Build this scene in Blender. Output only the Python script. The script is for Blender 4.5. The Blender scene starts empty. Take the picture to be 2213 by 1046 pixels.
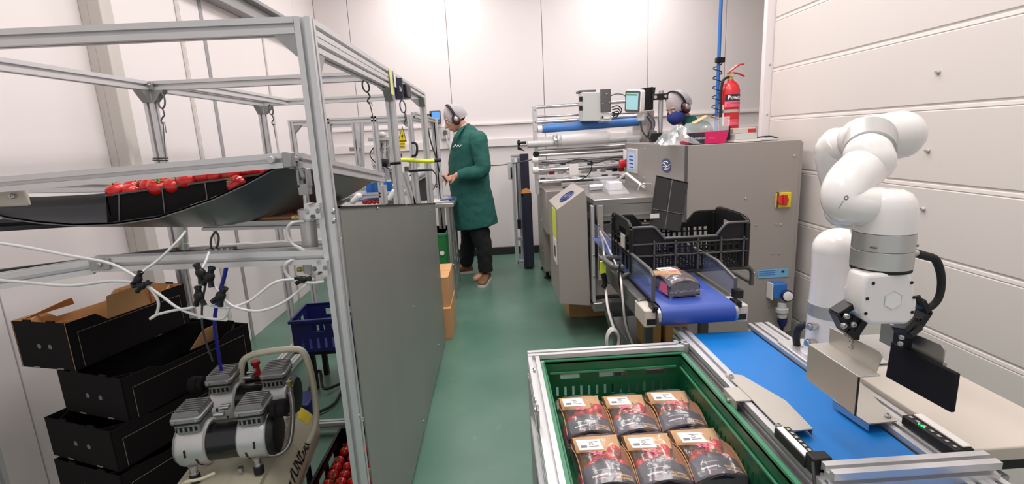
import bpy, bmesh, math, random
from mathutils import Vector, Matrix, Euler
random.seed(7)
SC = bpy.context.scene
COL = SC.collection
PI = math.pi

# ---------------------------------------------------------------- camera
cam_data = bpy.data.cameras.new('camera'); cam = bpy.data.objects.new('camera', cam_data); COL.objects.link(cam)
cam_data.sensor_fit = 'HORIZONTAL'; cam_data.sensor_width = 36.0; cam_data.lens = 36.0*1088.42/2213.0
cam_data.clip_start = 0.02; cam_data.clip_end = 60
right = Vector((0.99814628, -0.0373107, -0.04808236)); down = Vector((-0.0546729, -0.20262349, -0.9777293)); fwd = Vector((0.02673715, 0.97854567, -0.20428777))
cam.matrix_world = Matrix(((right.x, -down.x, -fwd.x, 0.0), (right.y, -down.y, -fwd.y, 0.0), (right.z, -down.z, -fwd.z, 1.40), (0, 0, 0, 1)))
SC.camera = cam
# ---------------------------------------------------------------- world, lights, exposure
world = bpy.data.worlds.new('world'); SC.world = world; world.use_nodes = True
world.node_tree.nodes['Background'].inputs[0].default_value = (1.0, 0.975, 0.975, 1)
world.node_tree.nodes['Background'].inputs[1].default_value = 0.70
SC.view_settings.view_transform = 'Standard'; SC.view_settings.look = 'None'
SC.view_settings.exposure = 0.0; SC.view_settings.gamma = 1.0; SC.view_settings.use_curve_mapping = False
def area_light(x, y, z, sx, sy, power, color=(1.0, 0.962, 0.955)):
    d = bpy.data.lights.new('ceiling_light', 'AREA'); d.shape = 'RECTANGLE'; d.size = sx; d.size_y = sy; d.energy = power; d.color = color
    o = bpy.data.objects.new('ceiling_light', d); COL.objects.link(o); o.location = (x, y, z)
    return o
LAMPS = [(-0.3, 1.0, 24), (0.9, 1.0, 26), (-0.3, 3.0, 25), (0.9, 3.0, 28), (-0.6, 5.0, 28), (1.6, 5.0, 30)]
for lx, ly, pw in LAMPS: area_light(lx, ly, 3.33, 0.5, 1.5, pw)

# ---------------------------------------------------------------- materials
def srgb(r, g, b):
    f = lambda c: (c/255/12.92) if c/255 <= 0.04045 else ((c/255+0.055)/1.055)**2.4
    return (f(r), f(g), f(b), 1)
M = {}
def mat(name, rgb, rough=0.5, metal=0.0, noise=0.0, nscale=8.0, alpha=None, emit=0.0, coat=0.0, bump=0.0, bscale=60.0, stretch=None, spec=0.5):
    m = bpy.data.materials.new(name); m.use_nodes = True; nt = m.node_tree; b = nt.nodes['Principled BSDF']
    c = srgb(*rgb); b.inputs['Base Color'].default_value = c
    b.inputs['Roughness'].default_value = rough; b.inputs['Metallic'].default_value = metal
    b.inputs['Specular IOR Level'].default_value = spec
    if coat: b.inputs['Coat Weight'].default_value = coat; b.inputs['Coat Roughness'].default_value = 0.08
    tc = nt.nodes.new('ShaderNodeTexCoord'); src = tc.outputs['Object']
    if stretch:
        mp = nt.nodes.new('ShaderNodeMapping'); mp.inputs['Scale'].default_value = stretch; nt.links.new(src, mp.inputs[0]); src = mp.outputs[0]
    if noise:
        n = nt.nodes.new('ShaderNodeTexNoise'); n.inputs['Scale'].default_value = nscale; n.inputs['Detail'].default_value = 5
        r = nt.nodes.new('ShaderNodeMapRange'); r.inputs[3].default_value = 1-noise; r.inputs[4].default_value = 1+noise
        mx = nt.nodes.new('ShaderNodeVectorMath'); mx.operation = 'SCALE'; mx.inputs[0].default_value = c[:3]
        nt.links.new(src, n.inputs['Vector']); nt.links.new(n.outputs['Fac'], r.inputs[0]); nt.links.new(r.outputs[0], mx.inputs['Scale']); nt.links.new(mx.outputs[0], b.inputs['Base Color'])
    if bump:
        n2 = nt.nodes.new('ShaderNodeTexNoise'); n2.inputs['Scale'].default_value = bscale; n2.inputs['Detail'].default_value = 3
        bp = nt.nodes.new('ShaderNodeBump'); bp.inputs['Strength'].default_value = bump; bp.inputs['Distance'].default_value = 0.002
        nt.links.new(src, n2.inputs['Vector']); nt.links.new(n2.outputs['Fac'], bp.inputs['Height']); nt.links.new(bp.outputs[0], b.inputs['Normal'])
    if alpha is not None: b.inputs['Alpha'].default_value = alpha
    if emit:
        b.inputs['Emission Color'].default_value = c; b.inputs['Emission Strength'].default_value = emit
    M[name] = m
    return m
mat('wall', (229, 221, 220), 0.55, noise=0.02, nscale=1.5)
mat('wall_right', (214, 206, 201), 0.5, noise=0.02, nscale=2)
mat('joint', (170, 164, 160), 0.7)
mat('skirting_dark', (34, 36, 36), 0.6)
mat('ceiling', (225, 222, 220), 0.8)
mat('column', (196, 190, 184), 0.5)
mat('column_dark', (148, 146, 146), 0.5)
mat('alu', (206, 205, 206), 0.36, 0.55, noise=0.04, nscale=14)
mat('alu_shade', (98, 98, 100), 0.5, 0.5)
mat('cast', (160, 160, 160), 0.42, 0.7, noise=0.08, nscale=30, bump=0.25, bscale=160)
mat('crank', (196, 196, 196), 0.38, 0.55, noise=0.04, nscale=20, bump=0.15, bscale=200)
mat('chrome', (190, 190, 193), 0.26, 0.9)
mat('steel', (176, 172, 168), 0.32, 0.85, noise=0.06, nscale=10, stretch=(1, 1, 14))
mat('steel_panel', (138, 138, 134), 0.40, 0.35, noise=0.10, nscale=3.0, stretch=(1, 2, 0.8))
mat('steel_guide', (192, 186, 178), 0.40, 0.6, noise=0.05, nscale=12)
mat('steel_trough', (112, 112, 114), 0.30, 0.7, noise=0.10, nscale=4)
mat('grey_paint', (160, 151, 146), 0.42, 0.05, noise=0.02, nscale=3)
mat('grey_steel', (162, 154, 148), 0.35, 0.35, noise=0.04, nscale=6, stretch=(1, 10, 1))
mat('grey_dark', (92, 90, 90), 0.45, 0.3)
mat('cream', (198, 188, 177), 0.6, noise=0.02, nscale=6)
mat('cream_side', (150, 142, 132), 0.6)
mat('white_gloss', (230, 225, 222), 0.18, coat=0.6)
mat('white_plastic', (232, 230, 228), 0.4)
mat('plinth_grey', (158, 154, 150), 0.6)
mat('light_grey', (190, 190, 188), 0.45)
mat('silver', (186, 186, 184), 0.34, 0.6)
mat('black', (20, 19, 21), 0.45, spec=0.35)
mat('black_soft', (24, 22, 25), 0.8, spec=0.25)
mat('black_card', (26, 23, 24), 0.85, noise=0.12, nscale=40, spec=0.2)
mat('rubber', (20, 20, 22), 0.7)
mat('black_gloss', (20, 20, 24), 0.22)
mat('kraft', (190, 142, 98), 0.8, noise=0.05, nscale=30)
mat('kraft_inner', (206, 158, 108), 0.8, noise=0.05, nscale=30)
mat('kraft_edge', (150, 132, 116), 0.9)
mat('wood', (170, 130, 70), 0.7, noise=0.1, nscale=12)
mat('navy', (36, 36, 56), 0.4)
mat('navy_deep', (18, 26, 84), 0.45)
mat('blue_belt', (4, 112, 190), 0.42, noise=0.02, nscale=4)
mat('indigo_belt', (50, 76, 158), 0.42)
mat('blue_roller', (64, 118, 184), 0.5)
mat('blue_light', (120, 178, 214), 0.5)
mat('blue_mid', (48, 112, 190), 0.4)
mat('blue_hose', (36, 44, 170), 0.35)
mat('liner_black', (16, 17, 24), 0.6, spec=0.25)
mat('green_crate', (20, 92, 58), 0.35, noise=0.06, nscale=8)
mat('green_rim', (58, 128, 92), 0.35)
mat('green_box', (24, 112, 56), 0.5)
mat('coat_green', (24, 84, 76), 0.85, noise=0.08, nscale=14, bump=0.5, bscale=18)
mat('shirt', (205, 205, 200), 0.8)
mat('trousers', (18, 18, 22), 0.9)
mat('leather', (118, 82, 56), 0.6, noise=0.1, nscale=20)
mat('sole', (200, 196, 190), 0.7)
mat('skin', (206, 150, 124), 0.5, noise=0.03, nscale=20)
mat('hairnet', (196, 189, 193), 0.85, alpha=0.72, noise=0.12, nscale=90, bump=0.6, bscale=220)
mat('hair', (56, 46, 42), 0.9)
mat('face_mask', (44, 58, 132), 0.7)
mat('defender', (84, 44, 44), 0.35)
mat('red', (200, 28, 34), 0.35, coat=0.3)
mat('red_dark', (170, 20, 30), 0.45)
mat('magenta', (206, 20, 92), 0.45)
mat('pink', (240, 110, 140), 0.5)
mat('tomato', (206, 34, 30), 0.22, noise=0.14, nscale=18, coat=0.3)
mat('stem', (118, 128, 66), 0.7)
mat('yellow', (232, 206, 30), 0.5)
mat('yellow_lime', (224, 236, 60), 0.5)
mat('yellow_pale', (224, 222, 130), 0.6)
mat('orange', (236, 160, 90), 0.6)
mat('paper', (232, 226, 222), 0.7)
mat('print_grey', (120, 116, 118), 0.7)
mat('tank_cream', (206, 200, 176), 0.35, noise=0.03, nscale=5, coat=0.2)
mat('ink', (22, 22, 24), 0.6)
mat('tube_clear', (206, 206, 206), 0.3)
mat('white_cable', (226, 218, 212), 0.5)
mat('gold_ink', (190, 150, 90), 0.5)
mat('brass', (190, 176, 110), 0.3, 0.7)
mat('screen_blue', (70, 130, 250), 0.4, emit=0.9)
mat('screen_cyan', (140, 182, 188), 0.4, emit=0.45)
mat('screen_pale', (150, 166, 206), 0.4, emit=0.5)
mat('led_green', (40, 240, 110), 0.4, emit=2.0)
mat('emblem', (58, 72, 124), 0.45)
mat('lamp_face', (255, 250, 244), 0.5, emit=3.0)
def film(name, rgb, alpha, rough=0.16):
    m = mat(name, rgb, rough); nt = m.node_tree; nt.nodes.remove(nt.nodes['Principled BSDF']); out = nt.nodes['Material Output']
    tr = nt.nodes.new('ShaderNodeBsdfTransparent'); gl = nt.nodes.new('ShaderNodeBsdfGlossy'); gl.inputs['Roughness'].default_value = rough; gl.inputs['Color'].default_value = (.62, .60, .60, 1)
    df = nt.nodes.new('ShaderNodeBsdfDiffuse'); df.inputs['Color'].default_value = srgb(*rgb)
    lw = nt.nodes.new('ShaderNodeLayerWeight'); lw.inputs['Blend'].default_value = .25; rg = nt.nodes.new('ShaderNodeMapRange'); rg.inputs[3].default_value = alpha*.28; rg.inputs[4].default_value = .22
    tcn = nt.nodes.new('ShaderNodeTexCoord'); nz = nt.nodes.new('ShaderNodeTexNoise'); nz.inputs['Scale'].default_value = 26; nz.inputs['Distortion'].default_value = 1.2
    bp = nt.nodes.new('ShaderNodeBump'); bp.inputs['Strength'].default_value = .5; bp.inputs['Distance'].default_value = .003
    nt.links.new(tcn.outputs['Object'], nz.inputs['Vector']); nt.links.new(nz.outputs['Fac'], bp.inputs['Height']); nt.links.new(bp.outputs[0], gl.inputs['Normal']); nt.links.new(bp.outputs[0], lw.inputs['Normal'])
    m1 = nt.nodes.new('ShaderNodeMixShader'); m2 = nt.nodes.new('ShaderNodeMixShader'); m1.inputs[0].default_value = alpha*.45
    nt.links.new(tr.outputs[0], m1.inputs[1]); nt.links.new(df.outputs[0], m1.inputs[2]); nt.links.new(lw.outputs['Facing'], rg.inputs[0]); nt.links.new(rg.outputs[0], m2.inputs[0])
    nt.links.new(m1.outputs[0], m2.inputs[1]); nt.links.new(gl.outputs[0], m2.inputs[2]); nt.links.new(m2.outputs[0], out.inputs[0]); return m
film('film', (250, 240, 238), 0.17)
film('film_bag', (216, 226, 226), 0.38)
mat('acrylic', (120, 134, 170), 0.06, alpha=0.30)
mat('clear_cover', (214, 214, 220), 0.1, alpha=0.30)
# the resin floor: green with pale scuffs and mottling
m = mat('floor', (66, 108, 88), 0.34); nt = m.node_tree; b = nt.nodes['Principled BSDF']
tc = nt.nodes.new('ShaderNodeTexCoord')
n1 = nt.nodes.new('ShaderNodeTexNoise'); n1.inputs['Scale'].default_value = 1.6; n1.inputs['Detail'].default_value = 7
n2 = nt.nodes.new('ShaderNodeTexNoise'); n2.inputs['Scale'].default_value = 14; n2.inputs['Detail'].default_value = 6; n2.inputs['Roughness'].default_value = .7
cr = nt.nodes.new('ShaderNodeValToRGB'); cr.color_ramp.elements[0].position = .3; cr.color_ramp.elements[0].color = srgb(70, 106, 90); cr.color_ramp.elements[1].position = .75; cr.color_ramp.elements[1].color = srgb(96, 128, 112)
cr2 = nt.nodes.new('ShaderNodeValToRGB'); cr2.color_ramp.elements[0].position = .62; cr2.color_ramp.elements[0].color = (0, 0, 0, 1); cr2.color_ramp.elements[1].position = .8; cr2.color_ramp.elements[1].color = (.5, .5, .5, 1)
mx = nt.nodes.new('ShaderNodeMixRGB'); mx.inputs[2].default_value = srgb(150, 166, 150)
nt.links.new(tc.outputs['Object'], n1.inputs[0]); nt.links.new(tc.outputs['Object'], n2.inputs[0]); nt.links.new(n1.outputs[0], cr.inputs[0]); nt.links.new(n2.outputs[0], cr2.inputs[0])
nt.links.new(cr2.outputs[0], mx.inputs[0]); nt.links.new(cr.outputs[0], mx.inputs[1]); nt.links.new(mx.outputs[0], b.inputs['Base Color'])

# ---------------------------------------------------------------- geometry helpers
def basis(z, up=(0, 0, 1)):
    z = Vector(z).normalized(); u = Vector(up)
    if abs(z.dot(u)) > 0.98: u = Vector((0, 1, 0))
    x = u.cross(z).normalized(); y = z.cross(x)
    return x, y, z
class MB:
    """collects shapes in world (or thing-local) coordinates; build() links them as one mesh object"""
    def __init__(s): s.v = []; s.f = []; s.m = []; s.cur = 0
    def add(s, vs, fs):
        k = len(s.v); s.v += [Vector(p) for p in vs]; s.f += [[i+k for i in f] for f in fs]; s.m += [s.cur]*len(fs); return s
    def mi(s, i): s.cur = i; return s
    def box(s, x0, x1, y0, y1, z0, z1):
        return s.add([(x0,y0,z0),(x1,y0,z0),(x1,y1,z0),(x0,y1,z0),(x0,y0,z1),(x1,y0,z1),(x1,y1,z1),(x0,y1,z1)],
                     [(0,3,2,1),(4,5,6,7),(0,1,5,4),(1,2,6,5),(2,3,7,6),(3,0,4,7)])
    def obox(s, o, u, v, w):
        o, u, v, w = map(Vector, (o, u, v, w))
        if u.cross(v).dot(w) < 0: u, v = v, u
        P = [o, o+u, o+u+v, o+v]; P += [p+w for p in P]
        return s.add(P, [(0,3,2,1),(4,5,6,7),(0,1,5,4),(1,2,6,5),(2,3,7,6),(3,0,4,7)])
    def cbox(s, c, d, u=(1,0,0), v=(0,1,0)):
        u = Vector(u).normalized(); v = Vector(v).normalized(); w = u.cross(v).normalized(); v = w.cross(u)
        return s.obox(Vector(c)-u*d[0]/2-v*d[1]/2-w*d[2]/2, u*d[0], v*d[1], w*d[2])
    def rbox(s, c, d, r, u=(1,0,0), v=(0,1,0), n=3):
        """box with rounded corners in its u-v outline, and a small chamfer along w"""
        u = Vector(u).normalized(); v = Vector(v).normalized(); w = u.cross(v).normalized(); v = w.cross(u); c = Vector(c)
        def ring(k, e):
            out = []
            for i, (sx, sy) in enumerate(((1,1),(-1,1),(-1,-1),(1,-1))):
                for j in range(n+1):
                    a = PI/2*(i + j/n)
                    out.append(c + u*(sx*(d[0]/2-r)+math.cos(a)*(r-e)) + v*(sy*(d[1]/2-r)+math.sin(a)*(r-e)) + w*k)
            return out
        e = min(r*0.35, d[2]*0.2); h = d[2]/2
        return s.rings([ring(-h, e), ring(-h+e, 0), ring(h-e, 0), ring(h, e)])
    def rings(s, R, cap=True, closed=False):
        n = len(R[0]); vs = [p for r in R for p in r]; fs = []
        for k in range(len(R)-1 if not closed else len(R)):
            k2 = (k+1) % len(R)
            for i in range(n):
                j = (i+1) % n; fs.append((k*n+i, k*n+j, k2*n+j, k2*n+i))
        if cap and not closed: fs.append(tuple(range(n-1, -1, -1))); fs.append(tuple((len(R)-1)*n+i for i in range(n)))
        return s.add(vs, fs)
    def cyl(s, a, b, r0, r1=None, n=16, cap=True):
        a, b = Vector(a), Vector(b); r1 = r0 if r1 is None else r1; x, y, z = basis(b-a)
        R = [[p + x*math.cos(2*PI*i/n)*r + y*math.sin(2*PI*i/n)*r for i in range(n)] for p, r in ((a, r0), (b, r1))]
        return s.rings(R, cap)
    def lathe(s, a, ax, prof, n=24):
        """prof: (distance along ax, radius)"""
        a = Vector(a); x, y, z = basis(ax)
        R = [[a + z*h + x*math.cos(2*PI*i/n)*r + y*math.sin(2*PI*i/n)*r for i in range(n)] for h, r in prof]
        return s.rings(R, True)
    def tube(s, pts, r, n=8, smooth=3, flat=None):
        P = [Vector(p) for p in pts]
        rad = r if isinstance(r, (list, tuple)) else [r]*len(P)
        if smooth > 1 and len(P) > 2:
            Q = []; RR = []
            for i in range(len(P)-1):
                p0 = P[max(i-1, 0)]; p1 = P[i]; p2 = P[i+1]; p3 = P[min(i+2, len(P)-1)]
                for k in range(smooth):
                    t = k/smooth; Q.append(0.5*((2*p1)+(p2-p0)*t+(2*p0-5*p1+4*p2-p3)*t*t+(3*p1-p0-3*p2+p3)*t**3)); RR.append(rad[i]*(1-t)+rad[i+1]*t)
            Q.append(P[-1]); RR.append(rad[-1]); P, rad = Q, RR
        x, y, z = basis(P[1]-P[0]); R = []
        for i, p in enumerate(P):
            t = (P[min(i+1, len(P)-1)]-P[max(i-1, 0)]).normalized(); x = (x - t*x.dot(t)).normalized(); y = t.cross(x)
            R.append([p + x*math.cos(2*PI*k/n)*rad[i] + y*math.sin(2*PI*k/n)*rad[i]*(flat or 1) for k in range(n)])
        return s.rings(R, True)
    def capsule(s, a, b, r0, r1=None, n=20, m=5, sq=1.0):
        """rounded-end tapered bar"""
        a, b = Vector(a), Vector(b); r1 = r0 if r1 is None else r1; x, y, z = basis(b-a); R = []
        for k in range(m):
            t = PI/2*(k+0.35)/m; R.append((a - z*math.cos(t)*r0, math.sin(t)*r0))
        R.append((a, r0)); R.append((b, r1))
        for k in range(m-1, -1, -1):
            t = PI/2*(k+0.35)/m; R.append((b + z*math.cos(t)*r1, math.sin(t)*r1))
        return s.rings([[p + x*math.cos(2*PI*i/n)*r + y*math.sin(2*PI*i/n)*r*sq for i in range(n)] for p, r in R])
    def ball(s, c, r, n=14, m=9, u=(1,0,0), v=(0,1,0)):
        c = Vector(c); r = r if isinstance(r, (list, tuple)) else (r, r, r)
        u = Vector(u).normalized(); v = Vector(v).normalized(); w = u.cross(v).normalized()
        R = []
        for k in range(m+1):
            t = PI*(k+0.18)/(m+0.36) if 0 < k < m else (PI*0.03 if k == 0 else PI*0.97)
            R.append([c + u*r[0]*math.sin(t)*math.cos(2*PI*i/n) + v*r[1]*math.sin(t)*math.sin(2*PI*i/n) - w*r[2]*math.cos(t) for i in range(n)])
        return s.rings(R)
    def prism(s, poly, d):
        """poly: coplanar points; extruded by vector d"""
        P = [Vector(p) for p in poly]; d = Vector(d); n = len(P)
        nn = Vector((0, 0, 0))
        for i in range(n): nn += (P[i]-P[0]).cross(P[(i+1) % n]-P[0])
        if nn.dot(d) < 0: P.reverse()
        return s.rings([P, [p+d for p in P]])
    def sheet(s, grid, th=0.0):
        """grid of points [row][col]; thickness along the normal"""
        R, Cn = len(grid), len(grid[0]); g = [[Vector(p) for p in r] for r in grid]
        if not th:
            return s.add([p for r in g for p in r], [(i*Cn+j, i*Cn+j+1, (i+1)*Cn+j+1, (i+1)*Cn+j) for i in range(R-1) for j in range(Cn-1)])
        b = []
        for i in range(R):
            row = []
            for j in range(Cn):
                du = g[i][min(j+1, Cn-1)]-g[i][max(j-1, 0)]; dv = g[min(i+1, R-1)][j]-g[max(i-1, 0)][j]
                row.append(g[i][j] - du.cross(dv).normalized()*th)
            b.append(row)
        N = R*Cn; vs = [p for r in g for p in r]+[p for r in b for p in r]; fs = []
        for i in range(R-1):
            for j in range(Cn-1):
                a = i*Cn+j; fs.append((a, a+1, a+Cn+1, a+Cn)); fs.append((N+a, N+a+Cn, N+a+Cn+1, N+a+1))
        for j in range(Cn-1):
            fs.append((j, N+j, N+j+1, j+1)); a = (R-1)*Cn+j; fs.append((a, a+1, N+a+1, N+a))
        for i in range(R-1):
            a = i*Cn; fs.append((a, a+Cn, N+a+Cn, N+a)); a = i*Cn+Cn-1; fs.append((a, N+a, N+a+Cn, a+Cn))
        return s.add(vs, fs)
    def profile(s, a, b, w=0.038, h=None, up=(0, 0, 1)):
        """T-slot aluminium profile between two points"""
        a, b = Vector(a), Vector(b); x, y, z = basis(b-a, up); h = h or w; sl = 0.0052; dp = 0.0110; uc = 0.0080; lip = 0.0022
        def side(L):      # points along one side from -L/2 to L/2, (along, inward)
            out = [(-L/2, 0)]
            k = max(1, round(L/0.04)); 
            for i in range(k):
                c = -L/2 + L*(i+0.5)/k
                out += [(c-sl, 0), (c-sl, lip), (c-uc, lip), (c-uc*0.6, dp), (c+uc*0.6, dp), (c+uc, lip), (c+sl, lip), (c+sl, 0)]
            return out
        pts = []
        for (dx, dy), L, D in (((1, 0), w, h), ((0, 1), h, w), ((-1, 0), w, h), ((0, -1), h, w)):
            nx, ny = -dy, dx
            for (t, i) in side(L):
                pts.append((dx*t - nx*(D/2 - i), dy*t - ny*(D/2 - i)))
        R = [[p + x*px + y*py for px, py in pts] for p in (a, b)]
        return s.rings(R)
    def build(s, name, mats, parent=None, label=None, smooth=35, local=False, bevel=0.0, bseg=2, mods=None):
        me = bpy.data.meshes.new(name)
        V = s.v
        if parent is not None and not local:
            W = wmat(parent).inverted(); V = [W @ p for p in V]
        me.from_pydata([tuple(p) for p in V], [], s.f)
        mats = mats if isinstance(mats, (list, tuple)) else [mats]
        for m_ in mats: me.materials.append(M[m_])
        if len(mats) > 1: me.polygons.foreach_set('material_index', s.m)
        me.validate(); me.update()
        if smooth:
            me.polygons.foreach_set('use_smooth', [True]*len(me.polygons)); me.set_sharp_from_angle(angle=math.radians(smooth))
        o = bpy.data.objects.new(name, me); COL.objects.link(o)
        if parent is not None: o.parent = parent
        if label: o['label'] = label
        if bevel:
            bv = o.modifiers.new('bevel', 'BEVEL'); bv.width = bevel; bv.segments = bseg; bv.limit_method = 'ANGLE'; bv.angle_limit = math.radians(40)
            bv.harden_normals = False
        return o
def wmat(o):
    m_ = Matrix.LocRotScale(o.location, o.rotation_euler, o.scale)
    return wmat(o.parent) @ m_ if o.parent else m_
def tag(o, label, cat, group=None, kind=None):
    if label: o['label'] = label
    if cat: o['category'] = cat
    if group: o['group'] = group
    if kind: o['kind'] = kind
    return o
def thing(name, label, cat, loc=(0, 0, 0), rz=0.0, group=None, rot=None):
    o = bpy.data.objects.new(name, None); COL.objects.link(o); o.location = loc; o.rotation_euler = rot or (0, 0, rz); o.empty_display_size = 0.1
    return tag(o, label, cat, group)
def struct(o): o['kind'] = 'structure'; return o
def copy_tree(o, parent=None):
    c = o.copy(); COL.objects.link(c)
    if parent is not None: c.parent = parent
    for ch in [k for k in ALLCH.get(o.name, [])]: copy_tree(ch, c)
    return c
ALLCH = {}
def kids(o):
    ks = [k for k in bpy.data.objects if k.parent == o]; ALLCH[o.name] = ks
    for k in ks: kids(k)
def text(parent, name, body, size, o, u, v, mat_name, label=None, wrap=None, depth=0.0006, align='CENTER', bold=0.0):
    """flat lettering: origin o (centre), u reading direction, v up direction; wrap maps (x,y)->point"""
    cu = bpy.data.curves.new(name, 'FONT'); cu.body = body; cu.size = size; cu.align_x = align; cu.align_y = 'CENTER'; cu.extrude = 0.0; cu.offset = bold
    cu.resolution_u = 2
    tmp = bpy.data.objects.new('tmp', cu); COL.objects.link(tmp)
    dg = bpy.context.evaluated_depsgraph_get(); me = bpy.data.meshes.new_from_object(tmp.evaluated_get(dg))
    bpy.data.objects.remove(tmp); u = Vector(u).normalized(); v = Vector(v).normalized(); w = u.cross(v).normalized(); v = w.cross(u)
    W = wmat(parent).inverted() if parent is not None else Matrix.Identity(4)
    for vt in me.vertices:
        x, y = vt.co.x, vt.co.y
        vt.co = W @ (wrap(x, y) if wrap else (Vector(o)+u*x+v*y+w*depth))
    me.materials.clear(); me.materials.append(M[mat_name])
    ob = bpy.data.objects.new(name, me); COL.objects.link(ob)
    if parent is not None: ob.parent = parent
    if label: ob['label'] = label
    return ob
def bolt(parent, p, n, r=0.006, h=0.004, m_='chrome', name='bolt'):
    p = Vector(p); n = Vector(n).normalized()
    return MB().lathe(p, n, [(0, r), (h*0.6, r), (h, r*0.7), (h, r*0.4), (h*0.5, r*0.35)], 10).build(name, m_, parent)
def V(*a): return Vector(a)
# ================================================================ THE SETTING
o = MB().box(-2.1, 4.1, -1.6, 6.2, -0.12, 0.0).build('floor', 'floor'); struct(o)
o = MB().box(-2.1, 4.1, 0.2, 6.2, 3.4, 3.5).build('ceiling', 'ceiling'); struct(o)
o = MB().box(-2.1, 4.1, 6.06, 6.2, 0.0, 3.4).build('wall_back', 'joint'); struct(o); wb = o
xs = [-1.9, -1.53, -0.45, 0.62, 1.83, 2.73, 4.0]
for a, c in zip(xs[:-1], xs[1:]):
    MB().box(a+0.003, c-0.003, 6.035, 6.062, 1.565, 3.4).build('wall_panel', 'wall', wb, bevel=0.002)
    MB().box(a+0.003, c-0.003, 6.025, 6.062, 0.07, 1.548).build('wall_panel', 'wall', wb, bevel=0.002)
o = MB().box(-1.88, 3.98, 6.0, 6.06, 1.548, 1.565).box(-1.88, 3.98, 5.99, 6.03, 1.30, 1.385).build('trim_1', 'wall'); struct(o)
o = MB().box(-1.88, 3.98, 5.985, 6.02, 0.0, 0.09).build('baseboard_back', 'skirting_dark', bevel=0.004); struct(o)
# left wall of upright panels, with a steel column and a rail high up
wl = struct(MB().box(-2.1, -1.93, -1.0, 6.06, 0.0, 3.4).build('wall_left', 'joint'))
ys = [-1.0, 0.9, 1.9, 3.43, 3.67, 4.59, 5.4, 6.04]
for a, c in zip(ys[:-1], ys[1:]):
    MB().box(-1.94, -1.90, a+0.003, c-0.003, 0.0, 3.4).build('wall_panel', 'wall', wl, bevel=0.002)
struct(MB().box(-1.9, -1.895, 3.65, 3.69, 0.0, 3.3).build('trim_2', 'column_dark', bevel=0.004))
struct(MB().box(-1.9, -1.893, 3.38, 3.41, 0.0, 3.3).build('trim_3', 'column', bevel=0.004))
struct(MB().box(-1.9, -1.89, 4.58, 4.605, 0.0, 3.3).build('trim_4', 'column', bevel=0.004))
struct(MB().box(-1.9, -1.86, 2.60, 2.77, 0, 3.4).box(-1.86, -1.80, 2.598, 2.63, 0.0, 3.4).build('trim_5', 'column', bevel=0.004))
struct(MB().box(-1.89, -1.80, 3.0, 6.0, 2.40, 2.43).box(-1.89, -1.86, 3.0, 6.0, 2.43, 2.53).box(-1.89, -1.80, 3.0, 6.0, 2.53, 2.56).build('trim_6', 'column_dark', bevel=0.004))
# right wall: a sectional door of broad horizontal panels; the room widens behind it
struct(MB().box(4.0, 4.1, 3.3, 6.2, 0.0, 3.4).build('wall_far_right', 'wall_right')); struct(MB().box(1.95, 4.1, 3.30, 3.38, 0.0, 3.4).build('wall_return', 'wall_right'))
wr = struct(MB().box(1.89, 1.96, -1.0, 3.39, 0.0, 3.4).build('wall_right', 'wall_right'))
dr = struct(MB().box(1.858, 1.895, -1.0, 3.385, 0.0, 3.4).build('door_1', 'wall_right'))
zs = [0.0, .18, .495, .81, 1.12, 1.445, 1.752, 2.06, 2.37, 2.68, 3.0, 3.38]
for k, (a, c) in enumerate(zip(zs[:-1], zs[1:])):
    MB().prism([(1.860, -1.0, a+.001), (1.852, -1.0, a+.008), (1.850, -1.0, c-.026), (1.8525, -1.0, c-.022), (1.850, -1.0, c-.018), (1.852, -1.0, c-.006), (1.860, -1.0, c-.0005)], (0, 4.385, 0)).build('door_panel', 'wall_right', dr, smooth=20)
struct(MB().box(1.795, 1.90, 3.39, 3.43, 0, 3.4).build('door_frame', 'wall', dr, bevel=.004))
for z in (1.32, 1.465, 1.78, 2.26):
    bolt(dr, (1.83, 3.39, z), (0, -1, 0), 0.008, 0.006, 'light_grey')
for p in ((1.850, 2.110, 1.576), (1.850, 2.114, 1.256), (1.850, 2.102, 1.007)):
    MB().lathe(p, (-1, 0, 0), [(0, .010), (.004, .010), (.008, .007), (.014, .006), (.014, .003)], 12).build('bolt', 'silver', dr)
# ceiling light fittings above (out of view, they light the room)
for i, (lx, ly, pw) in enumerate(LAMPS):
    t = thing('ceiling_light', ['ceiling tube light over the aluminium frame, nearest the camera', 'ceiling tube light over the green crate', 'ceiling tube light over the far end of the frame', 'ceiling tube light over the grey cabinet', 'ceiling tube light at the back left', 'ceiling tube light at the back right'][i], 'light', (lx, ly, 3.4))
    MB().box(-.19, .19, -.75, .75, -.05, 0).build('housing', 'white_plastic', t, local=True, bevel=.006)
    MB().box(-.16, .16, -.70, .70, -.056, -.05).build('diffuser', 'lamp_face', t, local=True)
# ================================================================ SHARED SMALL THINGS
def tomato_proto():
    t = thing('tomato', 'x', 'tomato')
    prof = []
    for k in range(10):
        a = PI*k/9; r = math.sin(a)*0.0225; z = -math.cos(a)*0.0195
        if k >= 8: z -= 0.0035*(k-7)
        prof.append((z, max(r, 0.0012)))
    MB().lathe((0, 0, 0), (0, 0, 1), prof, 16).build('flesh', 'tomato', t, local=True, smooth=80)
    c = MB()
    for k in range(5):
        a = 2*PI*k/5; d = V(math.cos(a), math.sin(a), 0); s_ = V(-d.y, d.x, 0)
        c.add([V(0,0,.0150)+s_*.0022, V(0,0,.0150)-s_*.0022, d*.013+V(0,0,.0185), d*.009+V(0,0,.0165)+s_*.003], [(0,1,2,3)])
    c.tube([(0,0,.014), (.001,.001,.021), (.004,.002,.026)], .0014, 6, 2)
    c.build('calyx', 'stem', t, local=True)
    kids(t); return t
TOM = tomato_proto(); TOM_USED = [False]
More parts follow.
